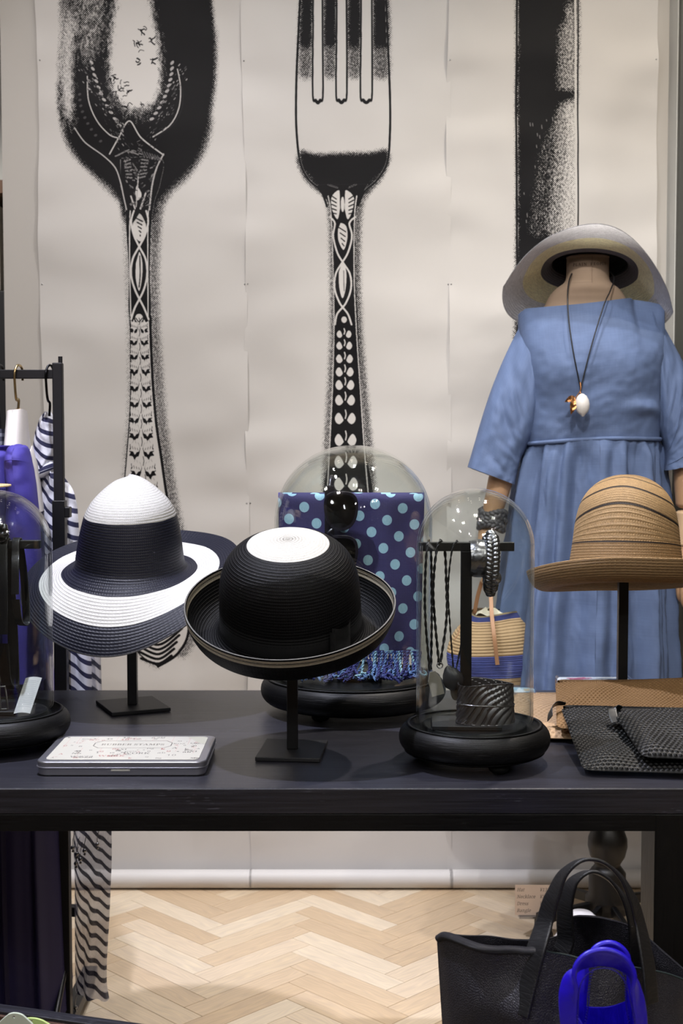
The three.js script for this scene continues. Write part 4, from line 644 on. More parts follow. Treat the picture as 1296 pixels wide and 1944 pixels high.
// ---------------------------------------------------------------- mannequin, dress, sun hat, necklace, bag
const MZ = -3.0, MX = at(1126, 900, MZ).x;
const mx = (px, py, dz = 0.1) => at(px, py, MZ + dz).x - MX, my = (px, py, dz = 0.1) => at(px, py, MZ + dz).y;
const linenSkin = canvasTexture(1024, 1024, (g, W, H) => { // cotton cover with the stamp on the neck; u round the form, v up
  g.fillStyle = '#937e6b'; g.fillRect(0, 0, W, H); reseed(4);
  for (let i = 0; i < 9000; i++) { g.fillStyle = `rgba(${rnd() < 0.5 ? '120,102,88' : '190,172,154'},0.18)`; if (rnd() < 0.5) g.fillRect(rnd() * W, rnd() * H, 14, 1.4); else g.fillRect(rnd() * W, rnd() * H, 1.4, 10); }
});
const skinMat = std({ map: linenSkin, roughness: 0.85 });
const limbWood = std({ color: 0xc19a78, roughness: 0.5, bumpMap: rep(grainBump, 1, 4), bumpScale: 0.0002 });
function loft(rings, nu, nv, su = 1, sv = 1) { // rings: [y, cx, rx, cz, rz]; smooth between them
  const c = rings[0].map((_, k) => new THREE.CatmullRomCurve3(rings.map((r, i) => V3(r[k], i, 0)), false, 'catmullrom', 0.5));
  return surface((u, v) => { const q = c.map((k) => k.getPoint(v).x), a = u * 2 * Math.PI; return V3(q[1] + Math.sin(a) * q[2], q[0], q[3] + Math.cos(a) * q[4]); }, nu, nv, su, sv, true);
}
{
  const m = thing('mannequin', 'cloth covered mannequin with wooden arms on a wheeled black stand', 'mannequin', [MX, 0, MZ]);
  const nx = mx(1123, 510, 0.05);
  const body = part('torso', loft([[1.566, nx, 0.001, 0, 0.001], [1.565, nx, 0.044, 0.0, 0.042], [1.555, nx, 0.0472, 0, 0.046], [1.527, nx, 0.0475, 0, 0.047], [1.507, nx, 0.0515, -0.002, 0.05], [1.491, nx, 0.072, -0.004, 0.056], [1.474, nx, 0.086, -0.006, 0.054], [1.450, nx, 0.098, -0.006, 0.054], [1.40, nx, 0.126, 0, 0.074], [1.30, 0, 0.138, 0.006, 0.096], [1.18, 0, 0.122, 0.006, 0.09], [1.06, 0, 0.108, 0, 0.08], [0.92, 0, 0.135, 0, 0.1], [0.8, 0, 0.145, 0, 0.105], [0.74, 0, 0.12, 0, 0.09], [0.738, 0, 0.001, 0, 0.001]], 72, 120, 3, 3), skinMat, m);
  // stamped lettering on the front of the neck
  const stamp = canvasTexture(1024, 256, (g, W, H) => { g.fillStyle = '#000'; g.fillRect(0, 0, W, H); g.fillStyle = '#fff'; g.font = 'bold 96px serif'; g.textAlign = 'center'; let x = 30; const t = 'PLAIN PEOPLE'; g.textAlign = 'left'; for (const ch of t) { g.fillText(ch, x, 160 - 26 * Math.pow((x / W - 0.4), 2) * 4 - x * 0.02); x += g.measureText(ch).width + (ch === ' ' ? 44 : 14); } reseed(8); g.fillStyle = 'rgba(0,0,0,0.5)'; for (let i = 0; i < 900; i++) g.fillRect(rnd() * W, rnd() * H, 5, 5); }, false);
  part('neck_stamp', surface((u, v) => { const a = lerp(-0.98, 0.98, u), y = lerp(1.5285, 1.552, v); return V3(nx + Math.sin(a) * 0.0479, y, Math.cos(a) * 0.0474); }, 24, 4), std({ color: 0x4d3a30, alphaMap: stamp, transparent: true, roughness: 0.9 }), body, 'letters stamped on the neck');
  part('seam', tube(Array.from({ length: 12 }, (_, i) => V3(nx + 0.001, lerp(1.5, 1.56, i / 11), 0.0474 + 0.003 * clamp(1 - i / 3))), 0.0006, 20, 5), std({ color: 0x7f6a5a, roughness: 0.9 }), body);
  // arms: forearm, wrist and a wooden hand with five fingers
  const A = (px, py, dz) => V3(mx(px, py, dz), my(px, py, dz), dz);
  const limb = (pts, radii, n = 26, m2 = 18) => { const c = new THREE.CatmullRomCurve3(pts); return surface((u, v) => { const t = c.getTangentAt(clamp(v, 0.001, 0.999)), s = V3(0, 0, 1).addScaledVector(t, -t.z).normalize(), k = t.clone().cross(s), f = v * (radii.length - 1), i = Math.min(radii.length - 2, Math.floor(f)), r = lerp(radii[i], radii[i + 1], f - i), end = Math.min(1, Math.sqrt(clamp(Math.min(v, 1 - v) * 14))); return c.getPointAt(v).addScaledVector(s, Math.cos(u * 6.28319) * r * end).addScaledVector(k, Math.sin(u * 6.28319) * r * end); }, m2, n, 0.2, 0.4, true); };
  const hand = (w, side, o) => { // w: wrist, fingers hang down and curl inwards round the strap
    const P = (x, y, z) => V3(w.x + side * x, w.y + y, w.z + z), list = [limb([P(0, 0.012, 0), P(-0.001, -0.02, 0.002), P(-0.004, -0.055, 0.006), P(-0.006, -0.088, 0.01)], [0.017, 0.021, 0.025, 0.02], 20, 16).scale(1, 1, 1)];
    const base = [[-0.020, -0.078], [-0.007, -0.084], [0.006, -0.083], [0.018, -0.074]], len = [0.05, 0.057, 0.053, 0.042];
    base.forEach(([q, y], i) => { const L = len[i]; list.push(limb([P(-0.004 + q * 0.5, y + 0.012, 0.008 + q * 0.8), P(-0.006 + q * 0.5, y - L * 0.38, 0.014 + q * 0.8), P(-0.004 + q * 0.5, y - L * 0.74, 0.010 + q * 0.8), P(0.003 + q * 0.5, y - L * 0.98, 0.002 + q * 0.8)], [0.0085, 0.0082, 0.0072, 0.006], 16, 10)); });
    list.push(limb([P(0.012, -0.022, 0.016), P(0.022, -0.05, 0.026), P(0.018, -0.082, 0.026), P(0.012, -0.1, 0.02)], [0.009, 0.0085, 0.0075, 0.006], 16, 10)); return join(list); };
  const dz = 0.05, E = A(957, 880, dz), W1 = A(926, 1000, dz);
  part('forearm', limb([E.clone().add(V3(0.002, 0.012, 0)), E, A(940, 950, dz), W1], [0.029, 0.0275, 0.024, 0.0175]), limbWood, m);
  part('hand', hand(A(923, 1008, dz), -1, {}), limbWood, m);
  const E2 = A(1308, 872, dz);
  part('forearm', limb([E2.clone().add(V3(-0.002, 0.012, 0)), E2, A(1305, 930, dz), A(1304, 968, dz)], [0.034, 0.033, 0.029, 0.024]), limbWood, m);
  part('wrist', limb([A(1304, 966, dz), A(1304, 1000, dz), A(1304, 1040, dz)], [0.026, 0.024, 0.022]), std({ color: 0xe0bf9a, roughness: 0.5 }), m);
  part('hand', hand(A(1304, 1036, dz), 1, {}), limbWood, m);
  // turned pole, hub and five feet on casters
  const pz = 0.0, pcx = mx(1152, 1680, 0), pw = 0.0425, yb = at(1152, 1600, MZ).y;
  part('pole', lathe([[0, 0.74], [0.018, 0.74], [0.018, yb + 0.07], [0.024, yb + 0.05], [0.036, yb + 0.034], [0.0445, yb + 0.012], [0.0455, yb - 0.006], [0.040, yb - 0.03], [0.031, yb - 0.045], [0.029, yb - 0.052], [0.034, yb - 0.058], [0.0425, yb - 0.07], [0.0425, 0.10], [0.05, 0.092], [0.05, 0.06], [0.0, 0.06]], 48).translate(pcx, 0, pz), std({ color: 0x0e0b09, roughness: 0.45 }), m);
  const feet = [[1050, 1668, -0.17], [1017, 1760, 0.06], [1240, 1690, -0.1], [1200, 1830, 0.17], [1080, 1850, 0.19]];
  for (const [px, py, dzz] of feet) {
    const q = V3(mx(px, py, dzz), 0, dzz), c = V3(pcx, 0, pz), dir = q.clone().sub(c), L = 0.165, d = dir.clone().setY(0).normalize(), f = c.clone().addScaledVector(d, L);
    const foot = part('foot', band([c.clone().setY(0.076).addScaledVector(d, 0.03), c.clone().setY(0.07).addScaledVector(d, 0.09), f.clone().setY(0.06)], 0.024, 0.014, V3(0, 1, 0), 20), M.blackMetal, m);
    part('caster', join([new THREE.CylinderGeometry(0.0165, 0.0165, 0.034, 24).translate(f.x, 0.055, f.z), new THREE.CylinderGeometry(0.021, 0.021, 0.02, 28).rotateZ(Math.PI / 2).rotateY(Math.atan2(d.x, d.z)).translate(f.x, 0.0215, f.z)]), M.blackMetal, foot);
  }
}
// --- the dress
const denim = std({ color: 0x5e7198, roughness: 0.78, bumpMap: rep(linenBump, 5, 5), bumpScale: 0.00025, map: rep(dataTexture(256, 256, (u, v) => { const a = 0.95 + 0.025 * tileNoise(u, v, 60, 6) + 0.025 * tileNoise(u, v, 5, 70, 4) + 0.05 * tileNoise(u, v, 4, 4, 9); return [a, a, a]; }, true), 3, 3) });
{
  const d = thing('dress', 'loose blue linen dress with gathered waist on the mannequin', 'dress', [MX, 0, MZ]);
  const yS = my(1136, 838), seamY = (x) => yS - 0.004 + 0.03 * x + 0.008 * Math.cos(x * 9) , cw = mx(1134, 700);
  // bodice: front and back round the body; the top edge is the boat neck between the shoulders
  const nL = mx(1000, 583, 0.06), nR = mx(1200, 558, 0.06), topY = (x) => { const c = x - cw; const line = my(1100, 572, 0.08) + 0.10 * (x - mx(1100, 572)); const out = Math.max(0, nL - x, x - nR); return line - 0.005 * Math.cos(clamp((x - (nL + nR) / 2) / 0.12, -1, 1) * 1.57) - (x > 0 ? out * 0.16 + out * out * 1.2 : out * 0.9 + out * out * 3); };
  const bodice = (u, v) => {
    const a = u * 2 * Math.PI, sx = Math.sin(a), cz = Math.cos(a), W = lerp(0.152, 0.165, smooth(0, 0.75, v)), x = cw + 0.004 + Math.sign(sx) * Math.pow(Math.abs(sx), 0.8) * W, xn = clamp((x - (nL + nR) / 2) / ((nR - nL) / 2 + 0.012), -1, 1);
    const y = lerp(seamY(x), topY(x), v), D = lerp(0.112, 0.122, Math.sin(v * Math.PI)), open = 0.066 * Math.sqrt(Math.max(0, 1 - xn * xn)) + 0.004;
    const full = D * Math.sign(cz) * Math.pow(Math.abs(cz), 0.75), flat = open * Math.sign(cz) * Math.pow(Math.abs(cz), 0.12), k = Math.pow(smooth(0.5, 1.02, v), 1.6);
    let z = lerp(full, flat, k); const bust = 0.012 * Math.exp(-(((Math.abs(x - cw) - 0.06) / 0.05) ** 2 + ((y - 1.29) / 0.06) ** 2));
    const creases = 0.0016 * noise(x * 15 + y * 5, y * 10) + 0.0011 * noise(x * 30 + y * 20, y * 26 - x * 22) + 0.005 * noise(x * 6, y * 7 + 4) * smooth(0.95, 0.2, v), droop = x > cw ? 0.017 * Math.exp(-(((y - yS - 0.055 - 0.02 * Math.sin(x * 20)) / 0.016) ** 2)) * smooth(0.03, 0.11, x - cw) * (1 - smooth(0.13, 0.16, x - cw)) : 0;
    z += Math.sign(cz) * (creases * (1 - k * 0.8) + (cz > 0 ? bust + droop : 0)); return V3(x, y, z); };
  part('bodice', cloth(bodice, 150, 80, 1, 0.35, true, 0.0014), denim, d);
  // raised binding at the waist
  part('waist_band', surface((u, v) => { const p = bodice(u, 0), a = v * 2 * Math.PI, n = V3(p.x - cw, 0, p.z * 1.4).normalize(); return V3(p.x, p.y + Math.sin(a) * 0.0045 + 0.002, p.z).addScaledVector(n, 0.0025 + Math.cos(a) * 0.003); }, 150, 10, 1, 0.03, true), denim, d);
  // skirt, gathered into soft folds
  reseed(15); const fold = (a, v) => { const s = smooth(0, 0.05, v), grow = lerp(0.009, 0.019, v); return s * grow * (0.9 * Math.sin(a * 9 + 0.6 + 0.4 * Math.sin(a * 2)) + 0.6 * Math.sin(a * 17 + 2 + 1.2 * Math.sin(a * 3)) + 0.35 * Math.sin(a * 31 + v * 1.2)) + 0.003 * noise(a * 5, v * 5) + 0.0012 * noise(a * 14, v * 22 + a * 3); };
  const skirt = (u, v) => { const a = u * 2 * Math.PI, c = cw + lerp(0.004, -0.018, v), rx = lerp(0.150, 0.213, Math.pow(v, 0.75)) , rz = lerp(0.108, 0.155, v), f = fold(a, v), p = 0.82, sx = Math.sin(a), cz = Math.cos(a), x = c + Math.sign(sx) * Math.pow(Math.abs(sx), p) * (rx + f), y0 = seamY(x) + 0.001; return V3(x, lerp(y0, 0.42, v), Math.sign(cz) * Math.pow(Math.abs(cz), p) * (rz + f) + 0.004); };
  part('skirt', cloth(skirt, 260, 70, 1, 0.8, true, 0.0014), denim, d);
  // dropped sleeves
  for (const s of [-1, 1]) {
    const S0 = s < 0 ? [V3(mx(1002, 596, 0), topY(mx(1002, 596, 0)) - 0.006, 0.0), V3(mx(1014, 818, 0), my(1014, 818, 0), 0.02)] : [V3(mx(1236, 561, 0), topY(mx(1236, 561, 0)) - 0.006, 0), V3(mx(1240, 815, 0), my(1240, 815, 0), 0.02)];
    const S1 = s < 0 ? [V3(mx(889, 887, 0.05), my(889, 887, 0.05), 0.045), V3(mx(975, 920, 0.05), my(975, 920, 0.05), 0.05)] : [V3(mx(1362, 866, 0.05), my(1362, 866, 0.05), 0.045), V3(mx(1262, 893, 0.05), my(1262, 893, 0.05), 0.05)];
    const sl = (u, v) => { const a = u * 2 * Math.PI, c = Math.cos(a), q = Math.sin(a), top = S0[0].clone().lerp(S1[0], v), bot = S0[1].clone().lerp(S1[1], v); top.x += s * 0.016 * Math.sin(v * Math.PI) * (1 - v * 0.5); top.y += 0.006 * Math.sin(v * Math.PI); bot.x += s * 0.010 * Math.sin(v * Math.PI); const m = top.clone().add(bot).multiplyScalar(0.5), h = top.clone().sub(m), D = lerp(0.062, 0.05, v), w = 0.004 * noise(u * 5 + s * 3, v * 3.4) + 0.0024 * noise(u * 13, v * 9 + u * 8) + 0.004 * Math.sin(v * 9 + c * 3) * (1 - v) * Math.abs(q); return m.addScaledVector(h, Math.sign(c) * Math.pow(Math.abs(c), 0.85)).add(V3(0, 0, Math.sign(q) * Math.pow(Math.abs(q), c > 0 ? lerp(2.2, 0.8, smooth(0, 0.6, v)) : 0.8) * (D + w))); };
    const sleeve = part('sleeve', cloth(sl, 72, 60, 0.4, 0.4, true, 0.0013), denim, d);
    for (const v of [0.44, 0.86]) part('sleeve_seam', surface((u, w) => { const p = sl(u, v + (v < 0.5 ? -0.10 * Math.cos(u * 6.283) : 0)), q = sl(u + 0.0001, v), a = w * 6.283, n = V3(p.x - (S0[0].x + S0[1].x) / 2, 0, p.z).setX(0).normalize(); return p.addScaledVector(n, 0.0006).add(V3(0, Math.sin(a) * 0.0011, 0)).addScaledVector(n, Math.cos(a) * 0.0009); }, 72, 6, 1, 1, true), denim, sleeve);
  }
}
// --- grey and cream sun hat on the mannequin's neck
{
  const c = at(1119, 496, MZ), P = [[0.0001, 0.058], [0.03, 0.0565], [0.06, 0.050], [0.077, 0.038], [0.083, 0.022], [0.0845, 0.006], [0.089, 0.0], [0.1, -0.001], [0.12, -0.001], [0.145, -0.001], [0.17, -0.001], [0.192, -0.001]];
  const S = profileLength(P), b = 0.0036, h = thing('hat', 'wide grey straw sun hat with cream ring tipped back on the mannequin', 'hat', [c.x, c.y - 0.012, MZ]); h.rotation.set(-0.24, 0, -0.08);
  const deform = ({ r, h, th }) => { const k = clamp((r - 0.086) / 0.106), c1 = Math.cos(th), e = Math.pow(k, 1.05 + 0.9 * clamp(c1)); return { r: r - 0.046 * Math.pow(k, 2) * Math.pow(clamp(c1), 0.8), h: h + e * (-0.044 + 0.102 * clamp(c1) - 0.042 * clamp(-c1) - 0.022 * (1 - Math.cos(2 * th)) * 0.5 * (1 + 0.6 * clamp(-c1)) + 0.006 * Math.sin(2 * th) - 0.012 * Math.cos(3 * th + 0.3) * k - 0.05 * Math.pow(clamp(Math.cos(th - 0.95)), 4)) - 0.004 * c1 * 0 }; };
  const gy = '#d2d0d3', cream = '#e6dcb6', dk = '#57535a';
  const q = arcAt(P);
  const mat = strawMaterial([[q(0.0855), '#161518'], [q(0.108), dk], [q(0.147), cream], [1, gy]], S, b, 200, { fleck: 0.3, rough: 0.6, bump: 0.0006 });
  const o = { braid: b, rib: 0.00025, deform, seg: 180, thick: 0.002, deep: 1 }, cut = q(0.0855);
  part('crown', hatShell(P, 0, cut, o), strawMaterial([[1, '#18171a']], S, b, 200, { fleck: 0.2 }), h, 'dark crown'); part('brim', hatShell(P, cut - 0.002, 1, o), mat, h, 'floppy brim ringed grey and cream');
}
// --- lemon pendant on a long cord
{
  const zc = 0.128, p = V3(mx(1101, 740, zc), my(1101, 740, zc), 0), n = thing('necklace', 'long black cord necklace with white lemon and bronze leaf pendants over the blue dress', 'necklace', [MX, 0, MZ]);
  const N = (px, py, z) => V3(mx(px, py, z), my(px, py, z), z);
  part('cord', tube([N(1101, 733, 0.136), N(1090, 680, 0.136), N(1082, 630, 0.125), N(1077, 574, 0.092), N(1078, 545, 0.066), N(1082, 526, 0.045), N(1096, 512, -0.02), N(1122, 512, -0.052), N(1150, 512, -0.02), N(1165, 530, 0.045), N(1158, 552, 0.068), N(1148, 574, 0.092), N(1130, 630, 0.125), N(1116, 680, 0.136), N(1103, 733, 0.137)], 0.00155, 200, 8), std({ color: 0x0c0d12, roughness: 0.5 }), n);
  const q = N(1105, 768, 0.152), stem = part('stem', tube([N(1101, 726, 0.139), N(1102, 738, 0.142), N(1101, 745, 0.143), N(1104, 750, 0.15)], 0.0019, 20, 8), M.bronze, n); part('stem', tube([N(1101, 742, 0.143), N(1096, 750, 0.143), N(1091, 757, 0.144)], 0.0013, 16, 6), M.bronze, n);
  const bumpy = lathe([[0.0001, 0.024], [0.004, 0.0228], [0.010, 0.018], [0.0142, 0.009], [0.0156, 0.0], [0.0148, -0.008], [0.0115, -0.016], [0.006, -0.021], [0.0038, -0.0232], [0.0026, -0.0255], [0.0001, -0.0262]], 40);
  const pos = bumpy.attributes.position; for (let i = 0; i < pos.count; i++) { const k = 1 + 0.012 * noise(pos.getX(i) * 300, pos.getY(i) * 300 + pos.getZ(i) * 200); pos.setXYZ(i, pos.getX(i) * k, pos.getY(i), pos.getZ(i) * k); } bumpy.computeVertexNormals();
  part('lemon', place(bumpy, q.x, q.y, q.z, 0, 0, 0.06), std({ color: 0xdfdcd9, roughness: 0.4 }), n, 'white lemon');
  const leaf = (L, w) => surface((u, v) => { const s = Math.sin(Math.PI * Math.pow(v, 0.8)) * w, x = (u - 0.5) * 2 * s; return V3(x, -v * L, 0.25 * Math.abs(x) + 0.0012 * Math.sin(v * 18 + Math.abs(x) * 400) * 0.5 + 0.003 * Math.sin(v * 3)); }, 10, 24);
  const lf = (px, py, L, w, rz, dz) => { const a = N(px, py, 0.146 + dz); part('leaf', place(leaf(L, w), a.x, a.y, a.z, -0.1, 0.1, rz), std({ color: 0xa8764c, roughness: 0.32, metalness: 1, side: THREE.DoubleSide }), n); };
  lf(1091, 753, 0.026, 0.0065, -1.1, 0.002); lf(1090, 755, 0.038, 0.0075, -0.22, 0.006);
}
// --- knotted grey bracelet on the wrist
{
  const c = V3(mx(934, 985, 0.05), my(934, 985, 0.05), 0.05), b = thing('bracelet', 'chunky knotted grey bracelet on the mannequin wrist', 'bracelet', [MX + c.x, c.y, MZ + c.z]); b.rotation.z = -0.12;
  const yarn = std({ color: 0x4a4a50, roughness: 0.5, bumpMap: rep(braidTile, 6, 2), bumpScale: 0.001 });
  for (const [dy, ph] of [[0.010, 0], [-0.003, 1], [-0.014, 2]]) { const pts = []; for (let i = 0; i < 18; i++) { const a = i / 18 * 2 * Math.PI; pts.push([Math.sin(a) * 0.0255, dy + 0.005 * Math.sin(a * 2 + ph), Math.cos(a) * 0.0255]); } part('plait', plait(pts, 0.018, 0.0056, 6, true, 0.5), yarn, b); }
}
// --- striped straw basket bag
{
  const c = at(925, 1238, MZ + 0.06), b = thing('basket_bag', 'round straw basket bag in blue and natural stripes hanging from the mannequin hand', 'bag', [c.x + 0.02, c.y, MZ + 0.05]);
  const yT = at(900, 1163, MZ + 0.06).y - c.y, yB = at(900, 1345, MZ + 0.06).y - c.y, hgt = yT - yB, prof = new THREE.SplineCurve([[0.045, 0], [0.082, 0.02], [0.096, hgt * 0.35], [0.098, hgt * 0.55], [0.086, hgt * 0.76], [0.06, hgt * 0.94], [0.052, hgt]].map((p) => V2(...p)));
  const bandOf = (v) => (v > 0.935 ? 2 : v > 0.83 ? 1 : v > 0.53 ? 0 : v > 0.34 ? 1 : 0);
  const cols = [['natural straw', '#b3946f'], ['blue straw', '#3a4385'], ['pale straw rim', '#cdb68c']], edges = [0, 0.34, 0.53, 0.83, 0.935, 1];
  const rib = (v) => 0.0011 * Math.pow(Math.abs(Math.sin(v * hgt / 0.0055 * Math.PI)), 0.6), f = (u, v) => { const p = prof.getPoint(v), a = u * 2 * Math.PI, r = p.x + rib(v) + 0.004 * noise(Math.sin(a) * 1.5, v * 3 + Math.cos(a)); return V3(Math.sin(a) * r * 1.1, yB + p.y + 0.006 * Math.sin(a * 2) * v, Math.cos(a) * r * 0.72); };
  const mats = cols.map(([, c2]) => std({ color: c2, roughness: 0.75, bumpMap: rep(braidTile, 60, 12), bumpScale: 0.0009 }));
  for (let i = 0; i < 5; i++) { const k = bandOf((edges[i] + edges[i + 1]) / 2); part('straw_band', surface((u, v) => f(u, lerp(edges[i], edges[i + 1], v)), 80, Math.max(10, Math.round((edges[i + 1] - edges[i]) * 180)), 1, 1, true), mats[k], b, cols[k][0]); }
  part('bottom', surface((u, v) => { const p = f(u, 0); return V3(p.x * v, p.y + 0.004 * (1 - v), p.z * v); }, 40, 4), mats[0], b);
  part('lining', surface((u, v) => { const p = f(u, 1 - v * 0.5); return V3(p.x * 0.95, p.y, p.z * 0.95); }, 60, 10), std({ color: 0x6d5a44, roughness: 0.9 }), b);
  const tan = std({ color: 0xb98763, roughness: 0.5 }), Q = (px, py, z) => { const p = at(px, py, MZ + z); return [p.x - b.position.x, p.y - c.y, z - 0.05]; };
  part('strap', band([Q(944, 1262, 0.135), Q(938, 1210, 0.135), Q(933, 1165, 0.108), Q(930, 1126, 0.08), Q(919, 1098, 0.07), Q(908, 1126, 0.05), Q(900, 1165, 0.03)], 0.009, 0.0022, V3(1, 0, 0.2), 70), tan, b, 'tan leather strap');
  part('strap', band([Q(873, 1190, 0.108), Q(868, 1206, 0.112), Q(862, 1214, 0.112)], 0.006, 0.002, V3(0, 0, 1), 14), tan, b, 'tan leather tab');
  part('inner_cloth', surface((u, v) => { const a = u * 6.283, r = 0.046 * (1 - v * 0.5); return V3(Math.sin(a) * r, yT - 0.004 + 0.012 * v + 0.004 * Math.sin(a * 5 + v * 3), Math.cos(a) * r * 0.7); }, 40, 8), std({ color: 0xd5ccb8, roughness: 0.8, side: THREE.DoubleSide }), b);
}
// ---------------------------------------------------------------- clothes rail beside the wall end
const RZ = -2.47;
{
  const r = thing('clothes_rail', 'black square tube clothes rail with telescopic posts behind the table', 'clothes rail', [0, 0, RZ]);
  const xP = at(111, 800, RZ).x, yR = at(60, 710, RZ).y, yTop = at(60, 701, RZ).y + 0.002, yJ = at(110, 950, RZ).y, L = 1.1;
  part('rail', box(L, 0.0165, 0.0165, xP + 0.001 - L / 2 - 0.009, yR - 0.0005, 0, 0.0015), M.rackMetal, r);
  for (const x of [xP, xP - L]) {
    part('post', box(0.0185, yTop - yJ + 0.02, 0.0185, x, (yTop + yJ) / 2, 0, 0.0025, 1), M.rackMetal, r);
    part('lower_post', box(0.0235, yJ - 0.03, 0.0235, x, yJ / 2 + 0.015, 0, 0.0015, 1), M.blackMetal, r);
    part('clamp', box(0.010, 0.02, 0.022, x + 0.016, yJ - 0.022, 0, 0.002), M.blackMetal, r);
    part('foot', box(0.03, 0.022, 0.5, x, 0.033, 0, 0.002, 2), M.blackMetal, r); part('brace', tube([[x, 0.14, 0.004], [x + 0.0005, 0.044, 0.15]], 0.006, 4, 8), M.blackMetal, r);
    for (const z of [-0.22, 0.22]) part('caster', new THREE.CylinderGeometry(0.0225, 0.0225, 0.018, 24).rotateZ(Math.PI / 2).translate(x, 0.0225, z), M.blackMetal, r);
  }
  part('stub', cyl(0.004, 0.024, xP + 0.004, yTop + 0.010, -0.004), M.rackMetal, r);
  const bar = part('low_shelf_bar', box(L, 0.02, 0.02, xP - L / 2, 0.21, -0.12, 0.0015), M.rackMetal, r); void bar;
}
const RP = (px, py, z) => at(px, py, z);
// hangers seen end on: their arms run front to back
function hanger(label, px, pyTop, pyNeck, mat, arms) {
  const yR = at(60, 702, RZ).y + 0.0025, p = at(px, 740, RZ), h = thing('coat_hanger', label, 'coat hanger', [p.x, yR, RZ]), neck = at(px, pyNeck, RZ).y - yR, r = 0.0125;
  const pts = [[0.006, -0.028, -0.005]]; for (let i = 0; i <= 8; i++) { const a = Math.PI * (1 - i / 8); pts.push([0.004 + 0.004 * Math.cos(a) * -1, 0.0025 + Math.sin(a) * 0.006, Math.cos(a) * -r * -1]); }
  const q = [[0.006, -0.022, -0.0125], [0.006, -0.004, -0.0132], [0.004, 0.0045, -0.007], [0.001, 0.0048, 0.006], [-0.002, -0.006, 0.0132], [-0.0025, -0.03, 0.012], [-0.0005, -0.06, 0.007], [0.0015, neck * 0.72, 0.002], [0, neck, 0]];
  part('hook', tube(q, 0.0024, 60, 10), mat, h);
  if (arms) part('arms', tube([[0, neck - 0.15, -0.15], [0, neck - 0.125, -0.10], [0, neck - 0.05, -0.02], [0, neck, 0], [0, neck - 0.05, 0.02], [0, neck - 0.125, 0.10], [0, neck - 0.15, 0.15]], 0.006, 40, 10), arms, h);
  return [h, p.x, yR + neck];
}
const woodTan = std({ color: 0xc6a67a, roughness: 0.5 });
const [, hx1, hy1] = hanger('hanger with a gold hook carrying the white blouse and purple dress', 34, 702, 780, M.gold, woodTan);
const [, hx2, hy2] = hanger('black metal hanger knotted with the striped scarf next to the post', 93, 702, 790, std({ color: 0x2b2b30, roughness: 0.25, metalness: 1 }), null);
{
  // white blouse: standing collar over the shoulders
  const b = thing('blouse', 'white blouse on the gold hooked hanger under the purple dress', 'blouse', [hx1, hy1, RZ]), wht = std({ color: 0xd9d3cf, roughness: 0.8, bumpMap: rep(linenBump, 2, 2), bumpScale: 0.0003 });
  const yL = at(34, 850, RZ).y - hy1, W = (px) => at(px, 800, RZ).x - hx1;
  part('collar', cloth((u, v) => { const a = u * 2 * Math.PI, rx = lerp((W(48) - W(17)) / 2, 0.018, v), c = (W(48) + W(17)) / 2; return V3(c + Math.sign(Math.sin(a)) * Math.pow(Math.abs(Math.sin(a)), 0.55) * rx, lerp(0.001, yL - 0.012, v) + 0.002 * Math.sin(a * 2), Math.cos(a) * lerp(0.032, 0.06, v)); }, 40, 12, 1, 1, true), wht, b);
  part('shoulders', cloth((u, v) => { const a = u * 2 * Math.PI, s = Math.sin(a), rx = lerp(0.014, 0.022, v); return V3(0.010 + 0.008 * v + Math.sign(s) * Math.pow(Math.abs(s), 0.7) * rx, lerp(yL + 0.004, yL - 0.12, Math.pow(v, 1.3)) - 0.03 * Math.abs(Math.cos(a)) * (1 - v), Math.cos(a) * lerp(0.04, 0.06, smooth(0, 0.3, v)) + 0.002 * Math.sin(a * 7)); }, 60, 30, 1, 1, true), wht, b);
  part('collar_fold', tube([[W(33), 0.002, 0.033], [W(32), yL * 0.5, 0.04], [W(33), yL, 0.05]], 0.0011, 16, 6), wht, b);
}
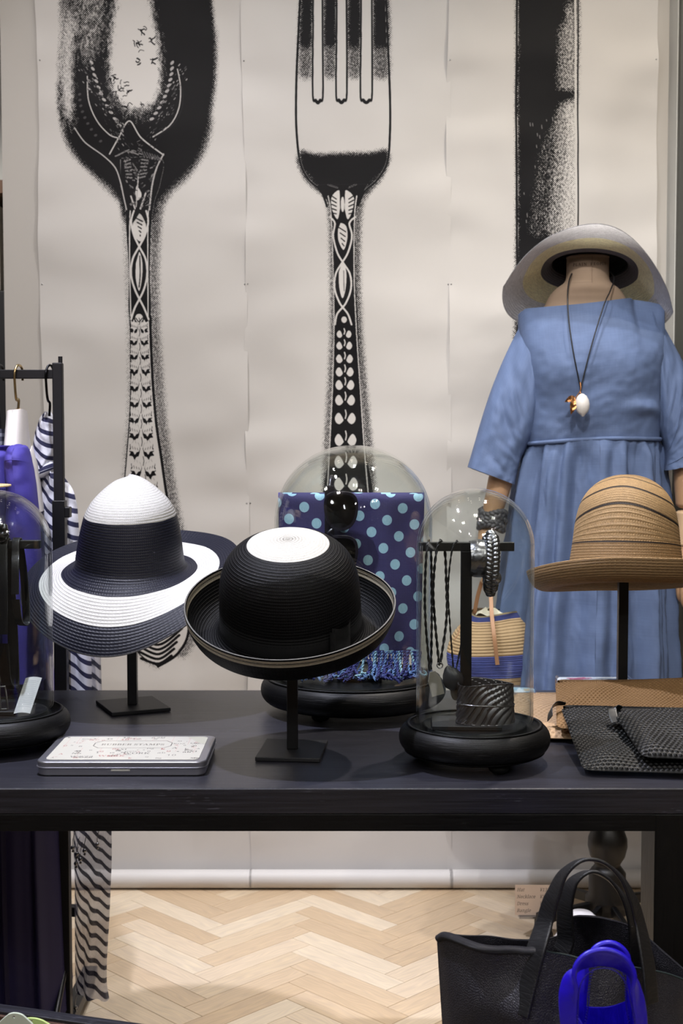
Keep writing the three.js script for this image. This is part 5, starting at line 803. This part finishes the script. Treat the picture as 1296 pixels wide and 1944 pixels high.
{
  const purple = std({ color: 0x3a3188, roughness: 0.75, bumpMap: rep(linenBump, 3, 3), bumpScale: 0.0003 }), dark = phys({ color: 0x201a4a, roughness: 0.85, sheen: 0.6, sheenColor: new THREE.Color(0x5a4aa0), sheenRoughness: 0.5 });
  const d = thing('dress', 'long purple dress hanging end on at the clothes rail', 'dress', [hx1, 0, RZ]), X = (px, py) => at(px, py, RZ).x - hx1, Y = (px, py) => at(px, py, RZ).y;
  // outline of the near shoulder and skirt: [photo y, left, right]
  const rows = [[846, 22, 48], [856, 15, 53], [880, 13, 58], [910, 14, 64], [960, 13, 70], [1040, 10, 74], [1140, 8, 78], [1300, 6, 86], [1500, 2, 108], [1600, 2, 112], [1750, 4, 118], [1860, 8, 123], [1900, 10, 126]];
  const cL = new THREE.CatmullRomCurve3(rows.map(([y, a, b]) => V3(X(a, y), Y(a, y), X(b, y))));
  const body = (u, v) => { const q = cL.getPoint(v), a = u * 2 * Math.PI, s = Math.sin(a), f = smooth(0.3, 0.9, v), rx = (q.z - q.x) / 2, zf = lerp(0.02, 0.16, smooth(0, 0.12, v)); return V3((q.z + q.x) / 2 + Math.sign(s) * Math.pow(Math.abs(s), 0.7) * rx * (1 + 0.04 * Math.sin(a * 5) * f), q.y - (1 - Math.abs(Math.cos(a))) * 0.0 + (v > 0.97 ? 0.014 * Math.sin(a * 2 + 2.2) : 0), Math.cos(a) * (zf + f * 0.014 * Math.sin(a * 9 + 1) + 0.006 * f * Math.sin(a * 17 + v * 2)) + (1 - smooth(0, 0.1, v)) * 0.13 * (Math.cos(a) > 0 ? 1 : 1) * 0.9); };
  part('skirt', cloth((u, v) => body(u, lerp(0.27, 1, v)), 110, 60, 1, 1, true), dark, d, 'dark purple velvet skirt');
  part('bodice', cloth((u, v) => { const p = body(u, lerp(0, 0.275, v)); return p; }, 80, 40, 1, 1, true), purple, d);
  const ZS = RZ + 0.165, rowsS = [[846, 24, 46], [850, 18, 51], [866, 14, 55], [890, 13, 60], [925, 15, 66], [980, 15, 71], [1060, 13, 76], [1160, 10, 80], [1290, 6, 84]], cS = new THREE.CatmullRomCurve3(rowsS.map(([y, a, b]) => { const A = at(a, y, ZS), B = at(b, y, ZS); return V3(A.x - hx1, A.y, B.x - hx1); }));
  const arm = (u, v) => { const q = cS.getPoint(v), a = u * 2 * Math.PI, s = Math.sin(a), rx = (q.z - q.x) / 2; return V3((q.z + q.x) / 2 + Math.sign(s) * Math.pow(Math.abs(s), 0.85) * rx, q.y, 0.165 + Math.cos(a) * lerp(0.016, 0.045, smooth(0, 0.3, v)) + 0.0025 * noise(u * 4, v * 7)); };
  const cap = part('sleeve', cloth(arm, 50, 70, 1, 1, true), purple, d);
  part('sleeve_top', surface((u, v) => { const p = arm(u, 0), q = cS.getPoint(0); return V3(lerp(p.x, (q.x + q.z) / 2, v), p.y + 0.003 * Math.sin(v * 1.57), lerp(p.z, 0.165, v)); }, 50, 4), purple, cap);
  part('sleeve_seam', tube(Array.from({ length: 25 }, (_, i) => { const u = lerp(-0.25, 0.25, i / 24), p = arm((u + 1) % 1, 0.335 - 0.05 * Math.cos(u * 6.283)); return p.add(V3(0, 0, 0.0008)); }), 0.0011, 40, 6), purple, cap);
}
{
  // striped scarf: folded over itself, knotted round the hanger, its two tails hanging down
  const z0 = RZ - 0.062, X = (px, py) => at(px, py, z0).x - hx2, Y = (px, py) => at(px, py, z0).y - hy2, s = thing('scarf', 'gauzy white scarf with navy stripes knotted on the black hanger', 'scarf', [hx2, hy2, z0]);
  const stripeTex = dataTexture(256, 256, (u, v) => { const st = (v * 4 + 0.03 * tileNoise(u, v, 4)) % 1, k = smooth(0.0, 0.03, st) * (1 - smooth(0.37, 0.40, st)), n = 0.94 + 0.05 * tileNoise(u, v, 40, 60); return [lerp(0.88 * n, 0.14, k), lerp(0.88 * n, 0.145, k), lerp(0.92 * n, 0.27, k)]; }, true);
  const openWeave = dataTexture(256, 256, (u, v) => { const st = (v * 4 + 0.03 * tileNoise(u, v, 4)) % 1, k = smooth(0.0, 0.03, st) * (1 - smooth(0.37, 0.40, st)); return lerp(0.46, 0.82, k) + 0.06 * tileNoise(u, v, 60, 60); });
  const stripe = std({ map: stripeTex, roughness: 0.85, side: THREE.DoubleSide }), gauze = phys({ map: stripeTex, roughness: 0.9, transmission: 0.5, thickness: 0, side: THREE.DoubleSide, transparent: true, alphaMap: openWeave });
  const sheet = (rows, depth, folds, amp, nu, nv, mat, name, slope, label, off = 0, pitch = 0.062) => { // rows: [py, left, right]
    const c = new THREE.CatmullRomCurve3(rows.map(([y, a, b]) => V3(X(a, y), Y(a, y), X(b, y))));
    const g = cloth((u, v) => { const q = c.getPoint(v), k = Math.sin(u * Math.PI), w = q.z - q.x; return V3(lerp(q.x, q.z, u) + 0.004 * Math.sin(v * 9 + u * 5) * k, q.y + slope * 0.3 * (0.5 - u) * w, depth + 0.028 * Math.sqrt(k) + amp * Math.sin(u * folds + v * 4 + off) * (0.4 + 0.6 * v) + 0.003 * noise(u * 4, v * 6 + off)); }, nu, nv, 1, 1, false, 0.0009);
    const uv = g.attributes.uv, p = g.attributes.position; for (let i = 0; i < uv.count; i++) { const x = p.getX(i), y = p.getY(i); uv.setXY(i, x / 0.2, (y + slope * x + 0.022 * (1 - Math.exp(-uv.getX(i) * 2.4)) + 0.004 * Math.sin(uv.getX(i) * 5 + y * 6)) / (pitch * 2)); }
    return part(name, g, mat, s, label); };
  sheet([[1000, 102, 152], [1090, 112, 172], [1200, 122, 186], [1320, 131, 192], [1450, 134, 203], [1585, 137, 210], [1680, 139, 208], [1780, 140, 203], [1860, 141, 200], [1890, 142, 205]], -0.012, 16, 0.007, 40, 110, gauze, 'tail', 1.0, 'long hanging tail', 2, 0.052);
  sheet([[892, 84, 112], [930, 76, 140], [975, 70, 148], [1040, 74, 152], [1120, 92, 160], [1220, 110, 176], [1330, 118, 182]], 0.0, 13, 0.006, 40, 70, stripe, 'tail', 0.5, 'short hanging tail', 0, 0.05);
  sheet([[782, 88, 97], [800, 76, 106], [830, 68, 110], [865, 63, 112], [892, 64, 108], [908, 72, 96]], 0.002, 8, 0.004, 30, 40, stripe, 'loop', 0.42, 'folded upper loop', 1, 0.046);
  part('knot', surface((u, v) => { const a = u * 6.283, b2 = v * 6.283, R = 0.011; return V3(X(90, 893) + Math.cos(a) * (R + Math.cos(b2) * 0.007), Y(90, 893) + Math.sin(b2) * 0.011 + Math.cos(a) * 0.007, 0.018 + Math.sin(a) * (R + Math.cos(b2) * 0.009)); }, 36, 20, 0.6, 0.8), stripe, s);
  // silver bead charms on the fringe of the tail
  reseed(12); for (const [px, py] of [[144, 1600], [152, 1612], [166, 1606], [150, 1630], [158, 1622], [190, 1594], [149, 1900]]) { const x = X(px, py), y = Y(px, py), q = part('charm', join([tube([[x + 0.003, y + 0.03, 0.02], [x, y + 0.014, 0.028], [x, y + 0.004, 0.03]], 0.0007, 10, 5), new THREE.SphereGeometry(0.0042, 14, 10).translate(x, y, 0.03), new THREE.SphereGeometry(0.0026, 12, 8).translate(x + 0.0005, y - 0.007, 0.03)]), M.steel, s, 'silver bead charm'); void q; }
}
{
  // a garment in dark checks at the frame's edge, nearer the end of the rail
  const p = at(-2, 860, RZ), c = thing('shirt', 'navy and white checked shirt on the rail, cut by the photo edge', 'shirt', [p.x, p.y, RZ]);
  const chk = std({ map: dataTexture(128, 128, (u, v) => { const a = Math.sin(u * 12.566) > 0.2 ? 1 : 0, b = Math.sin(v * 12.566) > 0.2 ? 1 : 0, k = (a + b) / 2; return [lerp(0.1, 0.72, k), lerp(0.1, 0.74, k), lerp(0.2, 0.8, k)]; }, true), roughness: 0.85 });
  part('body', cloth((u, v) => { const a = u * 6.283, s = Math.sin(a), q = smooth(0, 0.1, v); return V3(Math.sign(s) * Math.pow(Math.abs(s), 0.7) * lerp(0.008, 0.0145, q), lerp(0.02, -0.5, v), Math.cos(a) * lerp(0.04, 0.18, q) + 0.004 * Math.sin(a * 7)); }, 50, 40, 4, 3, true), chk, c);
  part('collar', cloth((u, v) => { const a = u * 6.283; return V3(Math.sin(a) * 0.011, lerp(0.015, 0.045, v), Math.cos(a) * 0.04); }, 30, 5, 4, 1, true), chk, c);
  const [hh] = hanger('black metal hanger carrying the checked shirt', -2, 702, 842, M.blackMetal, M.blackMetal); void hh;
}
// --- straw hat lying on the far end of the table, its brim just in view
{
  const c = atY(-48, 1330, TT), p = at(-150, 921, -2.13), P = [[0.0001, 0.09], [0.04, 0.088], [0.075, 0.075], [0.086, 0.05], [0.09, 0.01], [0.098, 0.0], [0.12, 0.0], [0.142, 0.001]], S = profileLength(P), b = 0.0046;
  const o = { braid: b, rib: 0.0006, deform: ({ r, h }) => ({ r, h }), seg: 90 }, mat = strawMaterial([[1, '#cdb184']], S, b, 110, { fleck: 0.2 });
  hatStand('black hat stand under the pale straw hat, cut by the photo edge', [p.x, TT, p.z], 0.1, [0.09, 0.1], p.y - TT - 0.02, 0.06);
  const h = thing('hat', 'pale tan straw hat whose brim edge shows beside the purple dress', 'hat', [p.x, p.y - 0.005, p.z]); h.rotation.z = 0.02; void c;
  part('crown', hatShell(P, 0, 0.66, o), mat, h); part('brim', hatShell(P, 0.655, 1, o), mat, h);
}
// ---------------------------------------------------------------- clutches, cards, bags and small things
const crochet = dataTexture(256, 256, (u, v) => { const N = 16, row = Math.floor(v * N), uu = (u * N + (row % 2) * 0.5) % 1, vv = (v * N) % 1, dx = uu - 0.5, dy = vv - 0.5, d = Math.sqrt(dx * dx * 1.3 + dy * dy * 2.2); return clamp(1.05 - d * 1.9) * (0.85 + 0.15 * tileNoise(u, v, 20)) + 0.10 * Math.abs(Math.sin((uu + vv) * 12)); });
// a soft flat pouch between four measured corners (near edge a-b, far edge c-d), puffed, with real crochet stitches
function pouch(name, label, cat, a, b, c, d, thick, color, o = {}) {
  const g = thing(name, label, cat, [0, 0, 0]), st = o.stitch ?? 0.0085, W = a.distanceTo(b), D = a.distanceTo(c);
  const P = (u, v) => a.clone().lerp(b, u).lerp(c.clone().lerp(d, u), v);
  const nrm = b.clone().sub(a).cross(c.clone().sub(a)).normalize(); if (nrm.y < 0) nrm.negate();
  const nu = Math.round(W / st * 4), nv = Math.round(D / st * 4), R = 0.014;
  const corner = (u, v) => { let x = u * W, y = v * D; const cx = clamp(x, R, W - R), cy = clamp(y, R, D - R), dx = x - cx, dy = y - cy; if (dx && dy) { const m = Math.max(Math.abs(dx), Math.abs(dy)), l = Math.hypot(dx, dy); x = cx + dx * m / l; y = cy + dy * m / l; } return [x / W, y / D]; };
  const skin = (sgn) => surface((u, v) => { const [x, y] = corner(u, v), e = Math.min(u, 1 - u, 0.16) / 0.16, f = Math.min(v, 1 - v, 0.16) / 0.16, puff = Math.pow(Math.sin(clamp(e) * 1.5708), 0.6) * Math.pow(Math.sin(clamp(f) * 1.5708), 0.6);
    const row = Math.floor(v * D / st), su = u * W / st + (row % 2) * 0.5, stitch = Math.abs(Math.sin(su * Math.PI)) * Math.abs(Math.sin(v * D / st * Math.PI));
    const sag = 0.004 * noise(u * W * 9 + (o.seed ?? 0), v * D * 9) ; const lift = o.lift ? o.lift(u, v) : 0;
    return P(x, y).addScaledVector(nrm, sgn * (thick / 2 * puff + (sgn > 0 ? 0.0018 * (stitch - 0.5) : 0)) + thick / 2 + (sgn > 0 ? sag * puff : 0) + lift); }, nu, nv, W / st / 16, D / st / 16);
  const bot = skin(-1), ix = bot.index.array.slice(); for (let i = 0; i < ix.length; i += 3) [ix[i], ix[i + 1]] = [ix[i + 1], ix[i]]; bot.setIndex([...ix]); bot.computeVertexNormals();
  const mat = phys({ color, roughness: o.rough ?? 0.6, specularIntensity: o.spec ?? 1, bumpMap: crochet, bumpScale: 0.0016 });
  part('body', join([skin(1), bot]), mat, g);
  part('edge_stitch', tube(Array.from({ length: 60 }, (_, i) => { const [x, y] = corner(lerp(0, 1, i / 59), o.zipFar === false ? 0 : 1); return P(x, y).addScaledVector(nrm, thick / 2 + 0.001 + (o.lift ? o.lift(i / 59, 1) : 0)); }), 0.0028, 110, 8), mat, g);
  return [g, P, nrm];
}
{
  const J = (px, py, h) => atY(px, py, h);
  pouch('clutch_bag', 'flat natural crochet clutch lying underneath beside the slim dome', 'clutch bag', J(972, 1408, TT), J(1150, 1412, TT), J(962, 1326, TT + 0.004), J(1128, 1326, TT + 0.004), 0.014, 0xa98c6c, { seed: 4, rough: 0.75 });
  pouch('clutch_bag', 'natural crochet clutch at the back of the stack under the tan hat', 'clutch bag', J(1056, 1392, TT + 0.016), J(1420, 1396, TT + 0.016), J(1054, 1304, TT + 0.050), J(1410, 1298, TT + 0.052), 0.016, 0x7b5c37, { seed: 11, rough: 0.75, stitch: 0.006, lift: (u, v) => 0.008 * smooth(0.5, 1, v) * (Math.pow(Math.abs(u - 0.36) * 1.5, 2) - 0.15) });
  const blk = 0x060607, rb = std({ color: 0x0d0c0c, roughness: 0.35 });
  const [g1, P1, n1] = pouch('clutch_bag', 'wide black crochet clutch with its corner ribbon, lower of the two black ones', 'clutch bag', J(1106, 1472, TT + 0.001), J(1440, 1482, TT + 0.001), J(1064, 1352, TT + 0.034), J(1400, 1360, TT + 0.036), 0.016, blk, { seed: 2, rough: 0.46, spec: 0.6, stitch: 0.0068 });
  const [g2, P2, n2] = pouch('clutch_bag', 'smaller black crochet clutch, topmost of the stack', 'clutch bag', J(1218, 1447, TT + 0.020), J(1460, 1456, TT + 0.020), J(1160, 1358, TT + 0.050), J(1420, 1362, TT + 0.052), 0.016, blk, { seed: 23, rough: 0.46, spec: 0.6, stitch: 0.0068 });
  const k1 = P1(0.0, 0.97).addScaledVector(n1, 0.012), k2 = P2(0.02, 0.97).addScaledVector(n2, 0.010);
  part('ribbon', band([k1.clone().add(V3(0.006, 0.004, 0)), k1.clone().add(V3(-0.008, 0.005, 0.004)), k1.clone().add(V3(-0.018, -0.002, 0.012)), k1.clone().add(V3(-0.021, -0.014, 0.022))], (t) => 0.006 + 0.016 * t, 0.0014, V3(0.25, 0.75, 0.55), 24), rb, g1, 'black ribbon');
  part('ribbon', band([k2.clone().add(V3(0.008, 0.002, 0)), k2.clone().add(V3(-0.004, 0.004, 0.004)), k2.clone().add(V3(-0.006, -0.004, 0.016)), k2.clone().add(V3(-0.004, -0.012, 0.026))], (t) => 0.014 - 0.002 * t, 0.002, V3(1, 0.2, 0.1), 24), rb, g2, 'black ribbon');
}
// wrapped cards at the back of the table
{
  const art = (bg, spots) => canvasTexture(256, 160, (g, W, H) => { g.fillStyle = bg; g.fillRect(0, 0, W, H); reseed(spots.length * 7 + 3); spots.forEach(([c, x, y, r]) => { g.fillStyle = c; for (let i = 0; i < 14; i++) { g.beginPath(); g.ellipse(x + (rnd() - 0.5) * r * 1.6, y + (rnd() - 0.5) * r, r * (0.25 + rnd() * 0.3), r * (0.15 + rnd() * 0.2), rnd() * 3, 0, 7); g.fill(); } }); });
  const roundTop = (w, h, d, m, o, name, y) => part(name, (() => { const g = new RoundedBoxGeometry(w, h, d, 3, Math.min(h / 2.1, 0.006)); const p = g.attributes.position, uv = g.attributes.uv; for (let i = 0; i < p.count; i++) uv.setXY(i, p.getX(i) / w + 0.5, 0.5 - p.getZ(i) / d); g.translate(0, y, 0); return g; })(), m, o);
  const place2 = (nm, label, px0, px1, pyF, pyB, h, turn, tex) => { const f = atY((px0 + px1) / 2, pyF, TT + h), b = atY((px0 + px1) / 2, pyB, TT + h), w = at(px1, pyF, f.z).x - at(px0, pyF, f.z).x, o = thing(nm, label, nm === 'card_box' ? 'box' : 'card pack', [f.x, TT, (f.z + b.z) / 2], turn), d = f.z - b.z; roundTop(w - 0.004, h * 0.8, d - 0.004, std({ map: tex, roughness: 0.5 }), o, 'printed_cards', h * 0.4); roundTop(w, h, d, M.film, o, 'clear_wrap', h / 2); return o; };
  const sea = art('#9fc0cf', [['#d9e2e4', 120, 60, 50], ['#e5dcc0', 60, 110, 40], ['#7fa9c4', 200, 110, 50], ['#c9b48a', 180, 40, 24]]);
  place2('card_pack', 'clear wrapped pack of pale blue cards beside the tan clutches', 968, 1028, 1324, 1300, 0.016, -0.12, sea);
  place2('card_pack', 'clear wrapped pack of pale blue cards behind the slim dome glass', 900, 962, 1326, 1302, 0.014, 0.05, sea);
  const f = atY(1065, 1299, TT + 0.030), w = at(1212, 1299, f.z).x - f.x, bx = thing('card_box', 'clear box of printed picture cards behind the tan hat stand', 'box', [f.x + w / 2 + 0.004, TT, -2.318], 0);
  const flowers = art('#cfd6dc', [['#b0475e', 70, 60, 34], ['#b0475e', 100, 40, 22], ['#5c7f96', 60, 120, 26], ['#4c5f80', 190, 90, 44], ['#e8e8e8', 140, 80, 30], ['#6d86a0', 225, 60, 20]]);
  roundTop(w - 0.006, 0.024, 0.064, std({ map: flowers, roughness: 0.5 }), bx, 'printed_cards', 0.0145); roundTop(w, 0.030, 0.070, M.film, bx, 'clear_box', 0.015);
}
// ---------------------------------------------------------------- in front: low bench with two leather bags, low table with a tray
{
  const BX = 0.30, bz = -1.42, by = 0.285;
  const bench = thing('low_bench', 'low black bench under the two leather bags', 'bench', [BX, 0, bz]);
  part('bench_top', box(0.62, 0.03, 0.36, 0, by - 0.015, 0, 0.003), M.baseWood, bench); for (const x of [-0.28, 0.28]) for (const z of [-0.15, 0.15]) part('leg', box(0.035, by - 0.03, 0.035, x, (by - 0.03) / 2, z, 0.002, 1), M.baseWood, bench);
  // the black tote
  const tz = -1.52, T = (px, py, dz = 0) => { const p = at(px, py, tz + dz); return V3(p.x, p.y, tz + dz); };
  const tote = thing('tote_bag', 'slouchy black grained leather tote bag with two arched handles', 'bag', [0, 0, 0]), hide = std({ color: 0x2b2a32, roughness: 0.45, bumpMap: rep(leatherBump, 5.2, 3.8), bumpScale: 0.0006 }), strapHide = std({ color: 0x121215, roughness: 0.5, bumpMap: rep(leatherBump, 3, 7), bumpScale: 0.00018 }), raw = std({ color: 0x1b2a2c, roughness: 0.7 });
  const yb = by + 0.001;
  // front and back panels as outlines of the open top, [photo x, photo y]
  const topF = [[829, 1778], [845, 1776], [880, 1783], [930, 1789], [985, 1790], [1012, 1788], [1045, 1796], [1090, 1806], [1140, 1816], [1190, 1826], [1240, 1838], [1290, 1856], [1335, 1880]];
  const topB = [[829, 1772], [848, 1768], [880, 1774], [930, 1783], [985, 1788], [1040, 1790], [1075, 1782], [1090, 1757], [1120, 1751], [1160, 1754], [1205, 1766], [1262, 1808], [1335, 1870]];
  const F = new THREE.CatmullRomCurve3(topF.map(([x, y], i) => T(x, y, 0.055 * (1 - 0.9 * Math.pow(Math.abs(i / 12 - 0.5) * 2, 3))))), B = new THREE.CatmullRomCurve3(topB.map(([x, y], i) => T(x, y, -0.055 * (1 - 0.9 * Math.pow(Math.abs(i / 12 - 0.5) * 2, 3)))));
  const xl = T(868, 1900).x, xr = T(1330, 1900).x;
  const panel = (curve, s) => (u, v) => { const t = curve.getPointAt(u), x0 = lerp(xl, xr, u), k = Math.pow(v, 0.85), e = Math.pow(Math.abs(u - 0.5) * 2, 3), swell = s * (0.035 * Math.sin(v * Math.PI * 0.8) * (1 - e)), folds = s * (0.006 * Math.sin(u * 21 + v * 3) * v * (1 - v) * 3 + 0.010 * noise(u * 4 + 2 * s, v * 3)) * (1 - e); const edgeZ = lerp(s * 0.075 * (1 - e), (t.z - tz) * (1 - e * 0.9), k); return V3(lerp(x0, t.x, Math.pow(v, 0.7)), lerp(yb, t.y, v), tz + edgeZ + swell + folds); };
  part('front_panel', cloth(panel(F, 1), 110, 70, 1.2, 0.8, false, 0.0028), hide, tote); part('back_panel', cloth(panel(B, -1), 110, 70, 1.2, 0.8, false, -0.0028), hide, tote);
  part('bottom', box(xr - xl - 0.02, 0.004, 0.13, (xl + xr) / 2, yb + 0.002, tz, 0.0015), hide, tote);
  part('rolled_lip', tube(Array.from({ length: 24 }, (_, i) => panel(F, 1)(lerp(0.0, 0.36, i / 23), 1).add(V3(0.002, -0.003, 0.003 - 0.004 * i / 23))), 0.0046, 70, 10), hide, tote);
  part('raw_edge', tube(Array.from({ length: 30 }, (_, i) => { const p = panel(F, 1)(lerp(0.38, 0.99, i / 29), 1); return p.add(V3(0, 0.0006, -0.001)); }), 0.0013, 60, 6), raw, tote);
  const arch = (pts, z, w, lbl) => part('handle', band(pts.map(([x, y, dz]) => T(x, y, z + (dz ?? 0))), w, 0.0042, (t) => V3(0.75 * Math.cos(t * Math.PI), 0.3, 0.9), 130), strapHide, tote, lbl);
  arch([[985, 1925, 0.035], [1000, 1862, 0.026], [1018, 1800, 0.02], [1034, 1748], [1050, 1700], [1072, 1656], [1105, 1633], [1140, 1636], [1174, 1662], [1200, 1708], [1214, 1752], [1224, 1800, 0.015], [1232, 1850, 0.026], [1236, 1905, 0.034]], 0.055, 0.031, 'front handle');
  arch([[1066, 1808], [1073, 1786], [1072, 1755], [1074, 1712], [1090, 1672], [1120, 1655], [1150, 1666], [1180, 1700], [1198, 1744], [1204, 1790], [1200, 1830]], -0.04, 0.026, 'back handle');
  // the small blue bag
  const bzz = -1.33, C = (px, py, dz = 0) => { const p = at(px, py, bzz + dz); return V3(p.x, p.y, bzz + dz); }, blue = std({ color: 0x2412c8, roughness: 0.34, bumpMap: rep(leatherBump, 3, 1), bumpScale: 0.0003 }), blueIn = std({ color: 0x2438b8, roughness: 0.5 });
  const bag = thing('handbag', 'small bright blue leather bag with rounded handles before the black tote', 'bag', [0, 0, 0]);
  const cx = C(1150, 1960).x, yR = C(1150, 1925).y, rx = (C(1225, 1944).x - C(1085, 1944).x) / 2, ybb = by + 0.001;
  const wall = (u, v) => { const a = u * 6.283, c = Math.cos(a), s = Math.sin(a), k = lerp(1.18, 1, v); return V3(cx + Math.sign(s) * Math.pow(Math.abs(s), 0.8) * rx * k, lerp(ybb, yR + 0.012 * Math.cos(2 * a) * -1, v), bzz + Math.sign(c) * Math.pow(Math.abs(c), 0.8) * 0.044 * k); };
  part('body', cloth(wall, 90, 40, 1, 0.5, true, 0.0024), blue, bag); part('base', box(rx * 2, 0.003, 0.08, cx, ybb + 0.0015, bzz, 0.001), blue, bag); part('lining', surface((u, v) => { const p = wall(u, 0.99 - v * 0.8), m = V3(cx, p.y, bzz); return p.lerp(m, 0.05); }, 60, 10, 1, 1, true), blueIn, bag);
  const grip = (pts, dz, w, lbl) => { const q = pts.map(([x, y]) => C(x, y, dz)), h = part('handle', band(q, (t) => w * (0.62 + 0.38 * Math.sin(clamp(t) * Math.PI)), 0.0055, (t) => V3(Math.sin((t - 0.5) * 2.6) * -0.9, 0.55 + 0.5 * Math.cos((t - 0.5) * 3), 0.62), 90), blue, bag, lbl); const st = []; reseed(2); const cu = new THREE.CatmullRomCurve3(q, false, 'centripetal'); for (let i = 4; i < 56; i++) { const t = i / 60, p = cu.getPointAt(t), c = C(1142, 1900, dz), d = p.clone().sub(c).setZ(0).normalize(); const g = new THREE.CapsuleGeometry(0.0006, 0.0022, 3, 6); g.rotateZ(Math.atan2(d.y, d.x)); g.translate(p.x - d.x * 0.0085, p.y - d.y * 0.0085, p.z + 0.0082); st.push(g); } const sm = part('stitching', st, std({ color: 0x1a0c90, roughness: 0.5 }), h); sm.userData.kind = 'stuff'; };
  grip([[1083, 1975], [1079, 1925], [1080, 1880], [1090, 1846], [1112, 1824], [1142, 1816], [1172, 1824], [1196, 1850], [1208, 1888], [1214, 1930], [1216, 1975]], 0.034, 0.026, 'front handle');
  grip([[1100, 1975], [1098, 1915], [1104, 1862], [1116, 1826], [1136, 1804], [1160, 1800], [1182, 1816], [1194, 1850], [1200, 1900], [1203, 1975]], -0.026, 0.021, 'back handle');
}
{
  // low table with a sunk tray at the frame's bottom corner
  const hT = 0.47, p1 = atY(0, 1905, hT), p2 = atY(280, 1944, hT), dir = p2.clone().sub(p1), turn = -Math.atan2(dir.z, dir.x);
  const t = thing('tray_table', 'low dark table with a sunk tray at the bottom corner', 'table', [p1.x, 0, p1.z], turn);
  const W = 0.62, D = 0.42, x0 = -0.28, wood = M.tableWood, inner = std({ color: 0x4a3226, roughness: 0.55, bumpMap: rep(grainBump, 2, 2), bumpScale: 0.0004 });
  part('rail', box(W, 0.05, 0.019, x0 + W / 2, hT - 0.025, 0.0095, 0.0015), wood, t); part('rail', box(W, 0.05, 0.019, x0 + W / 2, hT - 0.025, D, 0.0015), wood, t);
  for (const x of [x0 + 0.0095, x0 + W - 0.0095]) part('rail', box(0.019, 0.05, D - 0.019, x, hT - 0.025, D / 2 + 0.0095, 0.0015, 2), wood, t);
  part('tray_floor', box(W - 0.02, 0.012, D - 0.02, x0 + W / 2, hT - 0.044, D / 2 + 0.01, 0.001), inner, t);
  part('inner_trim', box(W - 0.04, 0.034, 0.005, x0 + W / 2, hT - 0.0205, 0.0218, 0.001), inner, t);
  for (const x of [x0 + 0.03, x0 + W - 0.03]) for (const z of [0.03, D - 0.02]) part('leg', box(0.032, hT - 0.05, 0.032, x, (hT - 0.05) / 2, z, 0.002, 1), wood, t);
  // leaf shaped cards standing in the tray
  const leafCard = (w, h) => { const s = new THREE.Shape(); s.moveTo(-w / 2, 0); s.bezierCurveTo(-w * 0.52, h * 0.4, -w * 0.24, h * 0.8, -w * 0.07, h * 0.965); s.bezierCurveTo(-w * 0.02, h * 1.0, w * 0.05, h * 1.0, w * 0.12, h * 0.95); s.bezierCurveTo(w * 0.34, h * 0.7, w * 0.5, h * 0.4, w * 0.5, 0); const hole = new THREE.Path(); hole.absarc(0, h * 0.92, 0.0016, 0, Math.PI * 2, true); s.holes.push(hole); return new THREE.ExtrudeGeometry(s, { depth: 0.0022, bevelThickness: 0.0004, bevelSize: 0.0004, bevelSegments: 1, curveSegments: 20 }); };
  const yB = hT - 0.0375, zc = p1.z + 0.085, tip = at(27, 1921, zc), a = thing('paper_leaf', 'pale grey green leaf shaped card with a hole standing in the tray', 'card', [tip.x, yB, zc]);
  part('card', leafCard(0.085, tip.y - yB), std({ color: 0xc9d3c2, roughness: 0.7 }), a);
  const z2 = p1.z + 0.06, tip2 = at(48, 1931, z2), b = thing('paper_leaf', 'lime green leaf shaped card behind the pale one in the tray', 'card', [tip2.x + 0.008, yB, z2], -0.15);
  part('card', leafCard(0.11, tip2.y - yB), std({ color: 0xbfd486, roughness: 0.7 }), b);
}
// ---------------------------------------------------------------- on the floor by the mannequin
{
  const z = MZ + 0.02, f = at(1012, 1735, z), card = thing('price_card', 'handwritten price card propped on the mannequin stand foot', 'sign', [0, 0, 0]);
  const txt = canvasTexture(640, 400, (g, W, H) => { g.fillStyle = '#cdb6a0'; g.fillRect(0, 0, W, H); g.fillStyle = '#3a332e'; g.font = 'italic 62px serif'; [['Hat', '¥13,650'], ['Necklace', '¥31,500'], ['Dress', '¥39,900'], ['Bangle', '¥16,800']].forEach(([a, b], i) => { g.fillText(a, 24, 84 + i * 92); g.fillText(b, 350, 84 + i * 92); }); });
  const a = at(977, 1737, z), b = at(1062, 1737, z), top = at(977, 1680, z);
  part('card', (() => { const w = b.x - a.x, h = top.y - a.y, g = new THREE.BoxGeometry(w, h, 0.0012); g.translate((a.x + b.x) / 2, (a.y + top.y) / 2, z); return g; })(), [0, 1, 2, 3, 4, 5].map((i) => std(i === 4 ? { map: txt, roughness: 0.8 } : { color: 0xcdb6a0, roughness: 0.8 })), card);
  part('holder', box(0.05, 0.006, 0.02, (a.x + b.x) / 2 - 0.018, a.y - 0.003, z, 0.001), M.steel, card); part('holder_post', box(0.012, a.y - 0.004, 0.012, (a.x + b.x) / 2, (a.y - 0.004) / 2, z, 0.001), M.blackMetal, card);
  const w = at(1102, 1800, MZ + 0.26), v = thing('vase', 'glossy white rounded vase on the floor behind the tote bag', 'vase', [w.x, 0, MZ + 0.26]), top2 = at(1102, 1730, MZ + 0.26).y;
  part('body', lathe([[0, 0.001], [0.05, 0.001], [0.062, 0.02], [0.066, top2 * 0.35], [0.058, top2 * 0.6], [0.042, top2 * 0.74], [0.036, top2 * 0.8], [0.034, top2 * 0.92], [0.022, top2 * 0.985], [0.0001, top2]], 48), phys({ color: 0xe4e2e6, roughness: 0.2, clearcoat: 0.5 }), v);
}
renderer.render(scene, camera);
